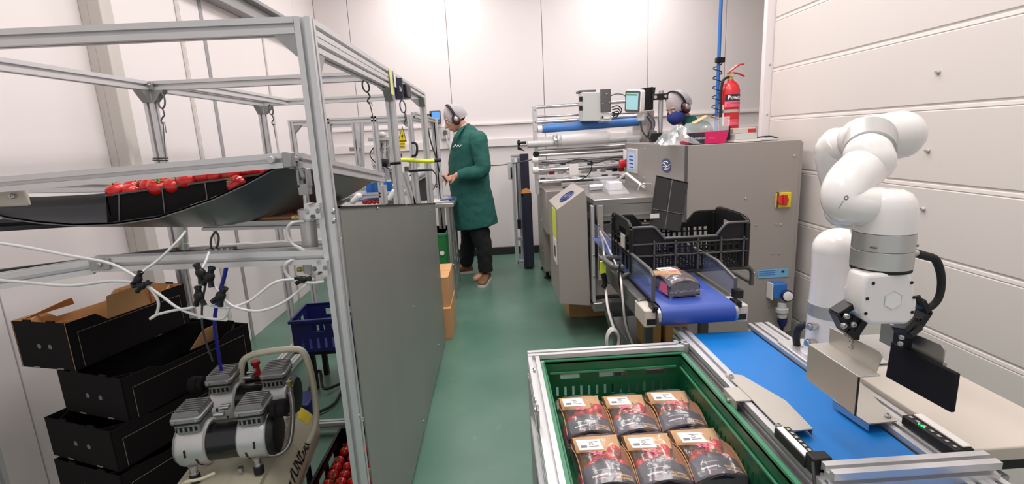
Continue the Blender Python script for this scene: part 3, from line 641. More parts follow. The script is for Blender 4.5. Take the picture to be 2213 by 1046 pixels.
# two motors, each a motor body with a piston head at either end
def motor(y, z, tagside):
    m_ = thing('motor', None, None, (0, 0, 0)); m_.parent = K; m_.location = (0, y, z); del_ = None
    r = .078
    MB().cyl((-.055, 0, 0), (.055, 0, 0), .068, n=32).build('motor_core', 'black_gloss', m_, local=True)
    for k in (-.03, -.01, .01, .03):
        pass
    for s_ in (-1, 1):
        x0 = s_*.05
        h = MB().lathe((x0, 0, 0), (s_, 0, 0), [(0, r*.92), (.006, r), (.085, r), (.095, r*.96), (.104, r*.82)], 36).build('crankcase', 'crank', m_, local=True, smooth=40)
        MB().lathe((x0+s_*.104, 0, 0), (s_, 0, 0), [(0, r*.86), (.003, r*.86), (.012, r*.8), (.016, r*.5), (.016, r*.2)], 32).build('fan_cover', 'black', h, local=False) if False else None
        fc = MB().lathe((x0+s_*.100, 0, 0), (s_, 0, 0), [(0, r*1.0), (.010, r*1.0), (.022, r*.9), (.026, r*.5), (.026, r*.2)], 32).build('fan_cover', 'black', m_, local=True) if s_ > 0 else MB().lathe((x0+s_*.100, 0, 0), (s_, 0, 0), [(0, r*.9), (.006, r*.85), (.010, r*.3)], 32).build('end_cap', 'cast', m_, local=True)
        for a_ in (-.95, -.45, .05):          # slots and holes in the casing, seen from the front
            for xx in (.030, .062):
                yy, zz = -math.cos(a_)*r, math.sin(a_)*r
                nrm = V(0, yy, zz).normalized(); tan = V(0, -zz, yy).normalized()
                if (a_ > 0) == (xx > .05):
                    MB().cbox(V(x0+s_*xx, yy, zz), (.006, .026, .003), (1,0,0), tan).build('slot', 'black', m_, local=True)
                elif a_ < -.9: MB().lathe(V(x0+s_*xx, yy, zz)-nrm*.001, nrm, [(0, .0055), (.0015, .0055)], 10).build('hole', 'black', m_, local=True)
        cx = x0+s_*.052
        # cylinder throat with a row of ports
        MB().rbox((cx, 0, r+.004), (.085, .11, .036), .014, (1,0,0), (0,1,0)).build('cylinder_base', 'cast', m_, local=True)
        MB().box(cx-.034, cx+.034, -.0565, -.054, r-.004, r+.012).build('port', 'black', m_, local=True)
        for k in range(4): MB().cyl((cx-.024+k*.016, -.058, r-.004), (cx-.024+k*.016, -.058, r+.012), .004, n=8).build('port_rib', 'cast', m_, local=True)
        MB().rbox((cx, 0, r+.025), (.096, .12, .005), .012, (1,0,0), (0,1,0)).build('gasket', 'rubber', m_, local=True)
        MB().rbox((cx, 0, r+.037), (.100, .124, .020), .014, (1,0,0), (0,1,0)).build('cylinder_head', 'cast', m_, local=True)
        for k in range(7):
            yy = -.048+k*.016
            MB().prism([(cx-.046, yy, r+.046), (cx-.040, yy, r+.064), (cx+.040, yy, r+.064), (cx+.046, yy, r+.046)], (0, .005, 0)).build('cooling_fin', 'cast', m_, local=True, smooth=0)
        for sx in (-.036, .036):
            bolt(m_, wmat(m_) @ V(cx+sx, -.0625, r+.036), (wmat(m_).to_3x3() @ V(0,-1,0)), .006, .004, 'cast')
        MB().lathe((x0+s_*.055, -.055, -.095), (0,0,1), [(0, .012), (.012, .015), (.014, .010), (.040, .016)], 14).build('mount', 'chrome', m_, local=True)
        MB().cyl((x0+s_*.055, -.055, -.118), (x0+s_*.055, -.055, -.093), .017, n=16).build('rubber_mount', 'rubber', m_, local=True)
        MB().lathe((x0+s_*.055, .055, -.118), (0,0,1), [(0, .014), (.05, .014)], 14).build('rubber_mount', 'rubber', m_, local=True)
    for z_ in (.030, .046):
        MB().cyl((-.014, -.02+z_, r+.036), (.014, -.02+z_, r+.036), .007, n=12).build('link_pipe', 'chrome', m_, local=True)
    MB().cyl((-.016, -.035, r+.036), (.016, -.035, r+.036), .008, n=12).build('link_pipe', 'chrome', m_, local=True)
    s_ = tagside; fx = s_*.155
    MB().lathe((fx, -.02, r+.025), (s_, 0, 0), [(0, .016), (.012, .016), (.013, .030), (.030, .030), (.032, .027), (.036, .031), (.060, .031), (.066, .026)], 22).build('air_filter', 'black_soft', m_, local=True)
    return m_
def motor_fix(m_):
    for k in ('label', 'category', 'group'):
        if k in m_: del m_[k]
m1 = motor(-.135, .535, 1); m2 = motor(.120, .538, -1)
for m_ in (m1, m2): m_.scale = (.93, .93, .93)
# carrying handle of bent tube
MB().tube([(-.05, .14, .40), (-.055, .16, .56), (-.045, .17, .66), (-.01, .17, .695), (.06, .17, .705), (.14, .17, .705), (.185, .17, .69), (.205, .16, .62), (.218, .13, .50), (.218, .08, .42), (.195, .03, .375)], .0125, 14, 5).build('handle', 'tank_cream', K, local=True, smooth=80)
MB().cyl((.195, .03, .375), (.1940, .028, .373), .0095, n=14).build('tube_end', 'black', K, local=True)
MB().tube([(.165, .02, .60), (.172, .0, .56), (.172, -.03, .50), (.16, -.06, .44), (.13, -.08, .42), (.09, -.09, .425)], .009, 12, 5).build('outlet_hose', 'steel', K, local=True, smooth=80)
MB().cyl((.163, .025, .595), (.163, .024, .620), .012, n=8).build('hose_nut', 'chrome', K, local=True); MB().cyl((.163, .025, .621), (.163, .025, .64), .010, n=6).build('fitting', 'brass', K, local=True)
MB().cyl((-.005, .20, .60), (-.005, .20, .64), .014, .012, n=12).cyl((-.005, .20, .645), (-.005, .20, .66), .017, n=12).build('pressure_knob', 'red_dark', K, local=True)
MB().rbox((-.01, .20, .58), (.09, .05, .03), .01).build('pressure_switch', 'black', K, local=True)
MB().tube([(-.12, -.22, .44), (-.10, -.235, .46), (-.06, -.235, .462), (-.02, -.22, .468)], .005, 8).build('wire', 'tank_cream', K, local=True)
g = []
for k in range(5):
    a = .35+.65*k/4; g.append([(TX+math.sin(a)*(RT+.0022), y, ZC+math.cos(a)*(RT+.0022)) for y in (.20, .275)])
MB().sheet([list(r) for r in zip(*g)][::-1], .0008).build('warning_sticker', 'yellow', K, local=True, label='yellow warning sticker')
kids(K)

# ================================================================ CRATES AND BOXES IN THE LEFT HALF
def banded_wall(mb, o, u, n, bands, th):
    """perforated wall: bands=[(z0,z1,length0,length1,[(hole0,hole1),...])]; o origin, u along, n inward, holes are real gaps"""
    o, u, n = V(*o), V(*u), V(*n)
    for z0, z1, l0, l1, holes in bands:
        c = l0
        for h0, h1 in list(holes)+[(l1, l1)]:
            if h0 > c+1e-5: mb.obox(o+u*c+V(0,0,z0), u*(h0-c), n*th, V(0,0,z1-z0))
            c = h1
def slots(l0, l1, n, duty=.5):
    st = (l1-l0)/n; return [(l0+st*(i+(1-duty)/2), l0+st*(i+(1+duty)/2)) for i in range(n)]
BC = thing('plastic_crate', 'dark blue plastic crate standing on a black stand behind the front post', 'crate', (-1.19, 2.72, .25), rz=.06)
def small_crate(t, L, W, H, m_, rim=.012, holes=8):
    w = MB(); b_ = [(0, H*.12, 0, L, []), (H*.12, H*.42, 0, L, slots(.03, L-.03, holes, .35)), (H*.42, H*.62, 0, L, []), (H*.62, H*.82, 0, L, [(L*.28, L*.45), (L*.55, L*.72)]), (H*.82, H, 0, L, [])]
    for nm, o, u, n, LL in (('front_side', (0,0,0), (1,0,0), (0,1,0), L), ('back_side', (0,W,0), (1,0,0), (0,-1,0), L), ('end', (0,0,0), (0,1,0), (1,0,0), W), ('end', (L,0,0), (0,1,0), (-1,0,0), W)):
        mb = MB(); k = LL/L; banded_wall(mb, o, u, n, [(a, c, 0, LL, [(h*k, g*k) for h, g in hs]) for a, c, _, _, hs in b_], .004); mb.build(nm, m_, t, local=True, smooth=0)
    MB().box(0, L, 0, W, 0, .005).build('base', m_, t, local=True)
    r = MB()
    for x0, x1, y0, y1 in ((-rim, L+rim, -rim, .004), (-rim, L+rim, W-.004, W+rim), (-rim, .004, 0, W), (L-.004, L+rim, 0, W)): r.box(x0, x1, y0, y1, H-.018, H)
    r.build('rim', m_, t, local=True, bevel=.003)
small_crate(BC, .40, .30, .20, 'navy_deep')
st = thing('black_stand', 'black steel stand under the dark blue crate', 'stand', (-1.0, 2.85, 0))
MB().box(-1.15, -.83, 2.75, 3.0, .225, .248).build('plate', 'black', st, bevel=.003)
for x in (-1.12, -.86):
    for y in (2.78, 2.97): MB().box(x-.014, x+.014, y-.014, y+.014, 0, .225).build('leg', 'black', st)
hose([(-1.132, 2.637, 0.020), (-1.104, 2.815, 0.100), (-1.037, 2.675, 0.050), (-0.959, 2.758, 0.030), (-0.942, 2.563, 0.020), (-1.000, 2.475, 0.020)], .008, 'rubber', 'black cable looped on the floor behind the compressor', 'floor_cable')
tag(MB().rbox((-1.075, 2.461, 0.060), (.12, .16, .11), .02).build('air_filter_unit', 'navy_deep', bevel=.003), 'dark blue block on the floor behind the compressor', 'unit')
RC = thing('tomato_crate', 'low black crate of loose red tomatoes beside the compressor, behind the front post', 'crate', (-.735, 1.60, .0), rz=.0)
small_crate(RC, .26, .42, .19, 'black', .008)
MB().cbox((.15, -.012, .11), (.09, .002, .05), (1,0,0), (0,1,0)).build('paper_label', 'paper', RC, local=True)
MB().box(.01, .25, .01, .41, .006, .10).build('liner', 'black_card', RC, local=True)
for i in range(5):
    for j in range(8):
        tomato((-.735+.035+i*.047+random.uniform(-.006,.006), 1.60+.035+j*.049+random.uniform(-.006,.006), .122+random.uniform(0,.012)), 'loose red tomato in the low black crate beside the compressor', 'loose tomatoes in the low black crate')
# cardboard boxes stacked on the floor past the steel panel
def carton(x0, x1, y0, y1, z0, z1, label, open_=False):
    t = thing('cardboard_box', label, 'box', ((x0+x1)/2, (y0+y1)/2, z0))
    MB().box(x0, x1, y0, y1, z0, z1).build('body', 'kraft', t, bevel=.002)
    MB().obox((x0, y0-.001, z1+.0005), V(x1-x0, 0, 0), V(0, (y1-y0)*.495, 0), V(0, 0, .003)).obox((x0, (y0+y1)/2+.003, z1+.0005), V(x1-x0, 0, 0), V(0, (y1-y0)*.49, .006), V(0, 0, .003)).build('flap', 'kraft_inner', t)
    return t
carton(-.66, -.368, 3.42, 3.84, 0, .225, 'lower brown cardboard box of the two beside the steel panel')
carton(-.66, -.372, 3.46, 3.84, .229, .445, 'upper brown cardboard box of the two beside the steel panel')
# ================================================================ SECOND ALUMINIUM FRAME, FURTHER BACK
G = thing('aluminium_frame', 'smaller aluminium frame standing behind the big one, full of picking gear', 'frame', (-1.05, 4.2, 0))
gx0, gx1, gy0, gy1, gz = -1.46, -.60, 3.83, 4.62, 1.575
for x, y in ((gx0, gy0), (-1.20, gy0), (-.86, gy0), (gx1, gy0), (gx0, gy1), (gx1+.1, gy1), (-1.03, gy1), (-.52, gy1)): bm((x, y, 0), (x, y, gz+.019), 'post', parent=G, up=(0,1,0))
bm((gx0+.02, gy0, gz), (gx1-.02, gy0, gz), parent=G); bm((gx0+.02, gy1, gz), (gx1+.08, gy1, gz), parent=G)
bm((gx0, gy0+.02, gz), (gx0, gy1-.02, gz), parent=G); bm((gx1, gy0+.02, gz), (gx1, gy1-.02, gz), parent=G); bm((-.52, 3.5, gz), (-.52, gy1-.02, gz), parent=G)
bm((gx0+.02, gy0, 1.02), (gx1-.02, gy0, 1.02), parent=G); bm((gx0+.02, gy1, 1.0), (gx1+.08, gy1, 1.0), parent=G)
for x in (gx0+.019, -1.22, -1.18, gx1-.019): bracket(G, (x, gy0, gz-.019), 1 if x < -1.19 or x == gx0+.019 else -1, 0, -1, .05)
MB().cbox((-1.092, 4.100, 1.365), (.09, .02, .03)).cbox((-1.073, 4.100, 1.400), (.03, .02, .08)).build('bracket_arm', 'cast', G, bevel=.003)
bm((-1.073, 4.300, 1.599), (-1.107, 4.300, 1.216), 'post', parent=G); bm((-1.079, 4.100, 1.579), (-1.077, 4.100, 1.233), 'post', parent=G)
# picking head: cluster of clamps, jaws, rods and lines hung in the second frame
H_ = thing('picking_head', 'tangle of white and chrome grippers, rods and air lines hung in the second frame', 'machine', (-0.895, 4.100, 1.254))
random.seed(11)
MB().cbox((-0.888, 4.100, 1.434), (.16, .14, .03)).build('top_plate', 'light_grey', H_, bevel=.004)
MB().ball((-0.860, 4.050, 1.461), (.035, .03, .025)).build('camera_dome', 'light_grey', H_)
for k in range(9):
    x = 806+k*6; a = V(*(-0.931, 4.100, 1.436))+V(.012*k, .02*(k % 3), 0)
    MB().cyl(a, a+V(.03*(k % 2)-.015, 0, -.30-.02*(k % 4)), .006+.002*(k % 3), n=8).build('rod', 'chrome' if k % 2 else 'white_plastic', H_)
for k in range(6):
    a = V(*(-0.930, 4.100, 1.274))+V((k % 3)*.05-.03, .03*(k//3), -.02-.03*(k//3))
    MB().rbox(a, (.032, .03, .05), .006).build('valve_block', ('white_plastic', 'black', 'light_grey')[k % 3], H_)
for k in range(4):
    a = V(*(-0.906, 4.050, 1.400))+V(.02*k, 0, 0)
    MB().tube([a, a+V(-.06+.02*k, -.02, -.08), a+V(-.02, -.02, -.15), a+V(.03, 0, -.2)], .004, 6, 4).build('air_line', ('black', 'tube_clear')[k % 2], H_)
MB().cyl((-0.866, 3.980, 1.251), (-0.823, 3.980, 1.248), .032, n=14).build('motor', 'black', H_)
bm((-0.960, 4.120, 1.347), (-0.723, 4.120, 1.361), 'arm', parent=H_, w=.03)
bm((-0.977, 4.120, 1.176), (-0.776, 4.120, 1.188), 'arm', parent=H_, w=.03)
for k in range(3): MB().rbox((-0.855, 4.100, 1.171), (.025, .03, .12), .005, (1,0,0), (0,1,0)).build('jaw', 'light_grey', H_) if k == 0 else MB().rbox(V(*(-0.855, 4.100, 1.171))+V(.05*k, 0, .01*k), (.022, .03, .14), .005).build('jaw', 'light_grey', H_)
for k in range(14):
    a = V(*(-0.740, 4.150, 1.317))+V((k % 5)*.045-.07, .05*(k % 3), -.03-.035*(k//2))
    if k % 3 == 0: MB().cyl(a, a+V(.05-.02*(k % 4), 0, -.10), .007, n=8).build('rod', 'chrome', H_)
    elif k % 3 == 1: MB().rbox(a, (.035, .03, .045), .006).build('valve_block', ('light_grey', 'grey_dark', 'white_plastic')[k % 2+(k > 8)], H_)
    else: MB().tube([a, a+V(.03, -.02, -.03), a+V(.05, 0, -.09), a+V(.01, 0, -.13)], .004, 6, 4).build('air_line', ('rubber', 'tube_clear')[k % 2], H_)
tag(MB().sheet([[V(*(-0.989, 3.900, 0.950))+V(.04*i, .02*math.sin(i*2), .16*j+.0) for i in range(6)] for j in range(2)], .003).build('blue_curtain', 'blue_mid'), 'blue plastic curtain hanging inside the second frame', 'curtain')
sb = thing('sorting_bench', 'low white and blue bench end behind the top of the steel panel', 'conveyor', (-0.971, 3.900, 0.949))
MB().obox((-1.215, 3.950, 0.963), (.34,0,0), (0,.3,.03), (0,0,.012)).build('belt', 'blue_mid', sb)
MB().capsule((-1.075, 3.800, 0.981), (-1.026, 3.800, 1.020), .02, .026).build('scoop', 'white_plastic', sb); MB().capsule((-0.792, 3.700, 0.986), (-0.739, 3.700, 1.047), .018, .024).build('scoop', 'white_plastic', sb)
MB().cbox((-1.103, 3.700, 1.002), (.08,.03,.02), (1,0,.3), (0,1,0)).build('clip', 'alu_shade', sb); MB().cbox((-0.767, 3.650, 0.970), (.05,.03,.05)).build('block', 'alu_shade', sb)
for k in range(7):
    tomato(V(*(-0.999, 3.850, 0.967))+V((k % 4)*.035, (k//4)*.04, .0), 'small red tomato glimpsed behind the top edge of the steel panel', 'tomatoes behind the steel panel', .9)
bm((-0.792, 3.600, 1.110), (-0.792, 3.600, 0.978), 'post', parent=sb)
for k, x in enumerate((844, 905)):
    pass
# low inner posts right behind the panel
pr = thing('short_profile_frame', 'short aluminium uprights with a sloping brace just behind the far end of the panel', 'frame', (-0.522, 3.300, 1.008))
bm((-0.503, 3.200, 1.224), (-0.500, 3.200, 0.985), 'upright', parent=pr, up=(0,1,0)); bm((-0.570, 3.200, 1.216), (-0.518, 3.200, 0.985), 'upright', parent=pr, up=(0,1,0)) 
bm((-0.458, 3.500, 1.172), (-0.461, 3.500, 0.941), 'upright', parent=pr, up=(0,1,0)); bm((-0.555, 3.300, 1.140), (-0.450, 3.450, 1.193), 'brace', parent=pr, w=.03)
MB().cbox((-0.496, 3.420, 1.086), (.10, .01, .16)).build('dark_plate', 'grey_dark', pr)
# yellow warning labels on the middle post
ws = thing('warning_sign', 'yellow warning triangle and text plate fixed behind the middle frame post', 'sign', (-0.525, 3.000, 1.419))
tri = [V(*(-0.519, 3.000, 1.482)), V(*(-0.504, 3.000, 1.408)), V(*(-0.544, 3.000, 1.409))]
MB().prism([p+V(0,.001,0) for p in (V(*(-0.518, 3.000, 1.492)), V(*(-0.500, 3.000, 1.402)), V(*(-0.550, 3.000, 1.404)))], (0, .004, 0)).build('triangle_border', 'ink', ws, smooth=0)
MB().prism(tri, (0, -.002, 0)).build('triangle', 'yellow', ws, smooth=0)
c = V(*(-0.522, 2.995, 1.435)); MB().prism([c+V(.004,0,.022), c+V(-.006,0,-.002), c+V(0,0,-.002), c+V(-.004,0,-.02), c+V(.007,0,.004), c+V(.001,0,.004)], (0,-.001,0)).build('bolt_symbol', 'ink', ws, smooth=0)
c = V(*(-0.528, 3.000, 1.382)); MB().cbox(c, (.036, .004, .042)).build('text_plate', 'yellow', ws)
for k in range(2): MB().cbox(c+V(0,-.003,.009-.016*k), (.024, .001, .006)).build('text_line', 'print_grey', ws)
# black sensor box and labels on the top rail
sbx = thing('rail_sensor', 'black sensor box with yellow and violet labels clamped on the top right rail', 'sensor', (-0.420, 2.407, 1.633))
MB().cbox((-0.400, 2.435, 1.628), (.05, .12, .055)).build('sensor_body', 'black', sbx, bevel=.003); MB().cbox((-0.405, 2.348, 1.633), (.035, .03, .09)).build('violet_label_block', 'navy', sbx)
MB().cbox((-0.412, 2.224, 1.648), (.002, .05, .10)).build('yellow_label', 'yellow_pale', sbx); MB().cbox((-0.412, 2.310, 1.676), (.002, .035, .08)).build('white_label', 'paper', sbx)
text(sbx, 'lettering', '30A', .03, V(*(-0.380, 2.223, 1.616))+V(.006,-.02,0), (0,1,0), (0,0,1), 'paper')
hn = F
MB().tube([(-0.487, 3.120, 1.392), (-0.465, 3.100, 1.389), (-0.458, 3.100, 1.372), (-0.461, 3.100, 1.334), (-0.471, 3.100, 1.318), (-0.494, 3.120, 1.315)], .007, 10, 3).build('pull_handle', 'black', hn)
tag(MB().tube([(-0.585, 3.150, 1.296), (-0.518, 3.150, 1.290), (-0.435, 3.160, 1.280), (-0.372, 3.180, 1.279)], .013, 10, 2).build('yellow_tube', 'yellow_lime'), 'bright yellow tube lying across the frame at the person\'s chest height', 'tube')
tag(MB().cyl((-0.372, 3.180, 1.279), (-0.334, 3.200, 1.279), .012, n=10).build('tube_end', 'black'), 'black end fitting on the bright yellow tube', 'fitting')
tag(MB().cyl((-0.454, 2.240, 1.310), (-0.407, 2.240, 1.312), .006, n=8).build('cable_tie', 'black'), 'black cable tie round the middle right frame post', 'cable tie')
tag(MB().cyl((-0.526, 3.150, 1.226), (-0.390, 3.200, 1.222), .008, n=8).build('black_strap', 'black'), 'black strap across the short uprights near the person', 'strap')
hose([(-0.396, 3.250, 1.219), (-0.379, 3.300, 1.176), (-0.386, 3.300, 1.122), (-0.407, 3.300, 1.087)], .004, 'grey_dark', 'thin grey cable curling off the end of the black strap')
hose([(-0.436, 3.375, 1.546), (-0.421, 3.390, 1.487), (-0.419, 3.500, 1.382), (-0.406, 3.600, 1.285), (-0.410, 3.800, 1.168)], .005, 'grey_dark', 'dark cable hanging past the far frame post towards the person')
hose([(-0.055, 5.900, 1.085), (0.113, 5.700, 1.098), (0.294, 5.200, 1.148), (0.352, 4.700, 1.185)], .006, 'grey_dark', 'thin dark cable strung from behind the person to the wrapping machine')
# control screen and trunking on the back wall
hm = thing('control_screen', 'small grey control screen lit blue on the back wall left of the person', 'screen', (-0.698, 5.980, 1.656))
MB().rbox((-0.644, 5.970, 1.658), (.125, .15, .03), .01, (1,0,0), (0,0,1)).build('housing', 'grey_dark', hm); MB().cbox((-0.635, 5.950, 1.677), (.085, .004, .085), (1,0,0), (0,1,0)).build('display', 'screen_blue', hm)
for k in range(4): MB().cbox(V(*(-0.682, 5.950, 1.613))+V(.024*k, 0, 0), (.012, .006, .008)).build('key', 'paper', hm)
MB().cbox((-0.728, 5.980, 1.672), (.08, .05, .06)).build('side_connector', 'alu_shade', hm)
sk = thing('wall_socket', 'pale wall socket box with cables beside the person\'s face', 'socket', (-0.547, 5.980, 1.477))
MB().rbox((-0.547, 5.980, 1.477), (.10, .13, .05), .01, (1,0,0), (0,0,1)).build('box', 'light_grey', sk); MB().cyl((-0.544, 5.950, 1.487), (-0.542, 5.930, 1.487), .025, n=14).build('plug', 'grey_dark', sk)
MB().tube([(-0.533, 5.930, 1.455), (-0.517, 5.900, 1.361), (-0.495, 5.930, 1.254), (-0.516, 5.960, 1.148)], .008, 6).build('cable', 'light_grey', sk)

# ================================================================ STEEL TABLE
TB = thing('steel_table', 'small steel table with a shelf in front of the person in the green coat', 'table', (-.65, 4.6, 0))
MB().box(-.95, -.365, 4.30, 4.95, .835, .870).build('top', 'steel', TB, bevel=.004)
for x, y in ((-.42, 4.62), (-.42, 4.35), (-.9, 4.35), (-.42, 4.92), (-.9, 4.92)): MB().cyl((x, y, 0), (x, y, .835), .021, n=14).build('leg', 'chrome', TB)
MB().box(-.93, -.40, 4.33, 4.93, .30, .325).build('shelf', 'steel', TB, bevel=.003)
MB().cyl((-.42, 4.37, .20), (-.42, 4.9, .20), .012, n=8).build('stretcher', 'chrome', TB)
gb = thing('green_crate', 'bright green crate on the shelf under the steel table', 'crate', (-.58, 4.5, .325))
MB().box(-.75, -.46, 4.38, 4.78, .326, .60).build('body', 'green_box', gb, bevel=.004)
MB().box(-.756, -.454, 4.374, 4.786, .575, .60).build('rim', 'green_rim', gb, bevel=.004); MB().cyl((-.505, 4.379, .42), (-.505, 4.372, .42), .02, n=14).build('white_mark', 'paper', gb)
pz = thing('blue_pen_sheet', 'papers with a blue sheet lying on the steel table', 'paper', (-0.452, 4.600, 0.874))
MB().obox((-.62, 4.42, .8705), (.20,.03,0), (-.03,.28,0), (0,0,.002)).build('white_sheet', 'paper', pz); MB().obox((-.50, 4.55, .873), (.11,-.04,0), (.03,.12,0), (0,0,.003)).build('blue_sheet', 'blue_mid', pz)
MB().tube([(-.5, 4.5, .876), (-.4, 4.52, .878), (-.38, 4.6, .876)], .005, 6).build('wire', 'navy_deep', pz)
gl = tag(MB().sheet([[(-.405, 4.63+.03*i, .64-.05*j+.01*(i % 2)) for i in range(4)] for j in range(5)], .002).build('cloth', 'blue_light'), 'pale blue cloth hanging beside the table leg', 'cloth')

# ================================================================ PEOPLE
def remesh(o, vox=.006, smooth=6):
    r = o.modifiers.new('remesh', 'REMESH'); r.mode = 'VOXEL'; r.voxel_size = vox; r.use_smooth_shade = True
    s_ = o.modifiers.new('smooth', 'SMOOTH'); s_.iterations = smooth; s_.factor = .5
    return o
def add_head(mb, c, fw, up, s=1.0):
    """head centred at c looking along fw"""
    c, fw, up = V(*c), V(*fw).normalized(), V(*up).normalized(); rt = fw.cross(up).normalized(); up = rt.cross(fw)
    P = lambda x, y, z: c + rt*x*s + fw*y*s + up*z*s
    mb.ball(P(0, -.012, .022), (.075*s, .094*s, .088*s), 20, 14, rt, fw)           # cranium
    mb.ball(P(0, .022, -.035), (.060*s, .070*s, .075*s), 18, 12, rt, fw)            # face
    mb.ball(P(0, .050, -.085), (.032*s, .030*s, .024*s), 14, 9, rt, fw)             # chin
    mb.capsule(P(0, .086, .012), P(0, .108, -.026), .009*s, .015*s, 12, 3)          # nose
    mb.capsule(P(-.018, .090, -.055), P(.018, .090, -.055), .0075*s, .0075*s, 10, 3)  # upper lip
    mb.capsule(P(-.015, .087, -.066), P(.015, .087, -.066), .008*s, .008*s, 10, 3)    # lower lip
    mb.capsule(P(-.045, .075, .030), P(.045, .075, .030), .011*s, .011*s, 10, 3)      # brow
    for sx in (-1, 1):
        mb.ball(P(sx*.076, -.004, -.010), (.009*s, .019*s, .032*s), 10, 8, rt, fw)   # ear
        mb.ball(P(sx*.034, .060, -.022), (.024*s, .022*s, .022*s), 10, 8, rt, fw)    # cheek
    return P
def add_hand(mb, w, d, palm_n, s=1.0, curl=.5, flip=1):
    """hand from wrist w pointing along d, five separate fingers"""
    w, d, nn = V(*w), V(*d).normalized(), V(*palm_n).normalized(); sd = d.cross(nn).normalized()*flip; nn = d.cross(sd).normalized() if flip > 0 else sd.cross(d).normalized()
    nn = V(*palm_n).normalized()
    mb.capsule(w-d*.02, w+d*.03, .024*s, .026*s, 12, 4, .75)
    for k in range(4): mb.capsule(w+d*.015, w+d*.075*s+sd*(.026-.0175*k)*s, .013*s, .0125*s, 10, 3)
    for k, L in enumerate((.070, .080, .074, .058)):
        b = w+d*.080*s+sd*(.028-.0188*k)*s; p = [b]
        for j, f in enumerate((.45, .32, .23)):
            a = curl*(j+.6)*.75; dirn = (d*math.cos(a)+nn*math.sin(a)); p.append(p[-1]+dirn*L*f*s)
        for j in range(3): mb.capsule(p[j], p[j+1], (.0088-.0008*j)*s, (.0082-.0008*j)*s, 10, 3)
    t0 = w+d*.02+sd*.024*s; t1 = t0+(sd*.75+d*.55+nn*.3).normalized()*.036*s; t2 = t1+(d*.85+sd*.15+nn*.5).normalized()*.032*s
    mb.capsule(t0, t1, .0125*s, .0105*s, 10, 3); mb.capsule(t1, t2, .0100*s, .0085*s, 10, 3)
def head_gear(t, P, s, rt, fw, up, mask=False):
    # hair net
    R = []
    for k in range(9):
        z = -.030+.152*k/8; f = math.sqrt(max(0, 1-((z+.008)/.135)**2)); 
        R.append([P(math.cos(a)*(.090*f+.003*math.sin(5*a+k)), -.020-.006*k/8+math.sin(a)*(.110*f+.003*math.cos(7*a+k)) , z+.014*(1 if math.sin(a) > 0 else -.2)*math.sin(a)+.005) for a in [2*PI*i/28 for i in range(28)]])
    MB().rings(R, True).build('hairnet', 'hairnet', t, smooth=80)
    MB().tube([P(math.cos(a)*.086, -.020+math.sin(a)*.106, -.022+.024*max(0, math.sin(a))-.006) for a in [2*PI*i/20 for i in range(21)]], .004, 6, 1).build('hairnet_band', 'hairnet', t)
    # hair below the net
    MB().ball(P(0, -.024, .020), (.080*s, .096*s, .088*s), 20, 12, rt, fw).build('hair', 'hair', t)
    # ear defenders: band over the head and two cups
    MB().tube([P(sx, .0-.006+.012*math.sin(0), z) for sx, z in ((-.098, .0), (-.104, .05), (-.085, .105), (-.035, .140), (.035, .140), (.085, .105), (.104, .05), (.098, .0))], .007, 8, 4, flat=1.9).build('ear_defender_band', 'rubber', t, smooth=80)
    for sx in (-1, 1):
        MB().ball(P(sx*.098, .0, -.014), (.026*s, .036*s, .046*s), 16, 10, rt, fw).build('ear_cup', 'defender', t)
        MB().ball(P(sx*.116, .002, -.010), (.012*s, .020*s, .026*s), 12, 8, rt, fw).build('cup_badge', 'silver', t)
        MB().ball(P(sx*.084, .0, -.014), (.012*s, .040*s, .050*s), 16, 10, rt, fw).build('ear_cushion', 'black_soft', t)
    for sx in (-1, 1):
        e = MB().ball(P(sx*.030, .079, .006), (.012*s, .007*s, .008*s), 10, 7, rt, fw).build('eye', 'paper', t)
        MB().ball(P(sx*.030, .085, .006), (.005*s, .003*s, .005*s), 8, 6, rt, fw).build('iris', 'hair', e)
        MB().capsule(P(sx*.018, .086, .026), P(sx*.044, .078, .028), .003*s, .002*s, 8, 3).build('eyebrow', 'hair', t)
    if mask:
        R = []
        for k in range(7):
            z = .0-.105*k/6; w_ = .052+.014*math.sin(PI*k/6); d_ = .085+.030*math.sin(PI*(k+.8)/7)
            R.append([P(-w_*math.cos(PI*i/12)*1.12, .0+.02+ (d_)*math.sin(PI*i/12), z) for i in range(13)])
        MB().sheet(R, .003).build('face_mask', 'face_mask', t, smooth=80)
        for sx in (-1, 1): MB().tube([P(sx*.058, .03, -.02), P(sx*.075, .0, .0), P(sx*.080, -.02, .0)], .002, 6).build('mask_loop', 'paper', t)
def coat_loft(t, secs, dp, m_='coat_green', name='coat'):
    """secs: (front point, back point) rows from hem to collar; dp: half depth rows"""
    R = []
    for (f, b), d in zip(secs, dp):
        f, b = V(*f), V(*b); c = (f+b)/2; h = (f-b)/2; n = V(-h.y, h.x, 0).normalized() if abs(h.x)+abs(h.y) > 0 else V(0,1,0)
        row = []
        for i in range(36):
            a = 2*PI*i/36; ca, sa = math.cos(a), math.sin(a); k = .86
            row.append(c + h*math.copysign(abs(ca)**k, ca) + n*d*math.copysign(abs(sa)**k, sa))
        R.append(row)
    return R
def sleeve(mb, pts, rad):
    P = [V(*p) for p in pts]
    mb.tube(P, rad, 18, 4)
def wrinkle(o, s=.012, sc=.09):
    tx = bpy.data.textures.new('folds', 'CLOUDS'); tx.noise_scale = sc; dm = o.modifiers.new('folds', 'DISPLACE'); dm.texture = tx; dm.strength = s; dm.mid_level = .5
    return o

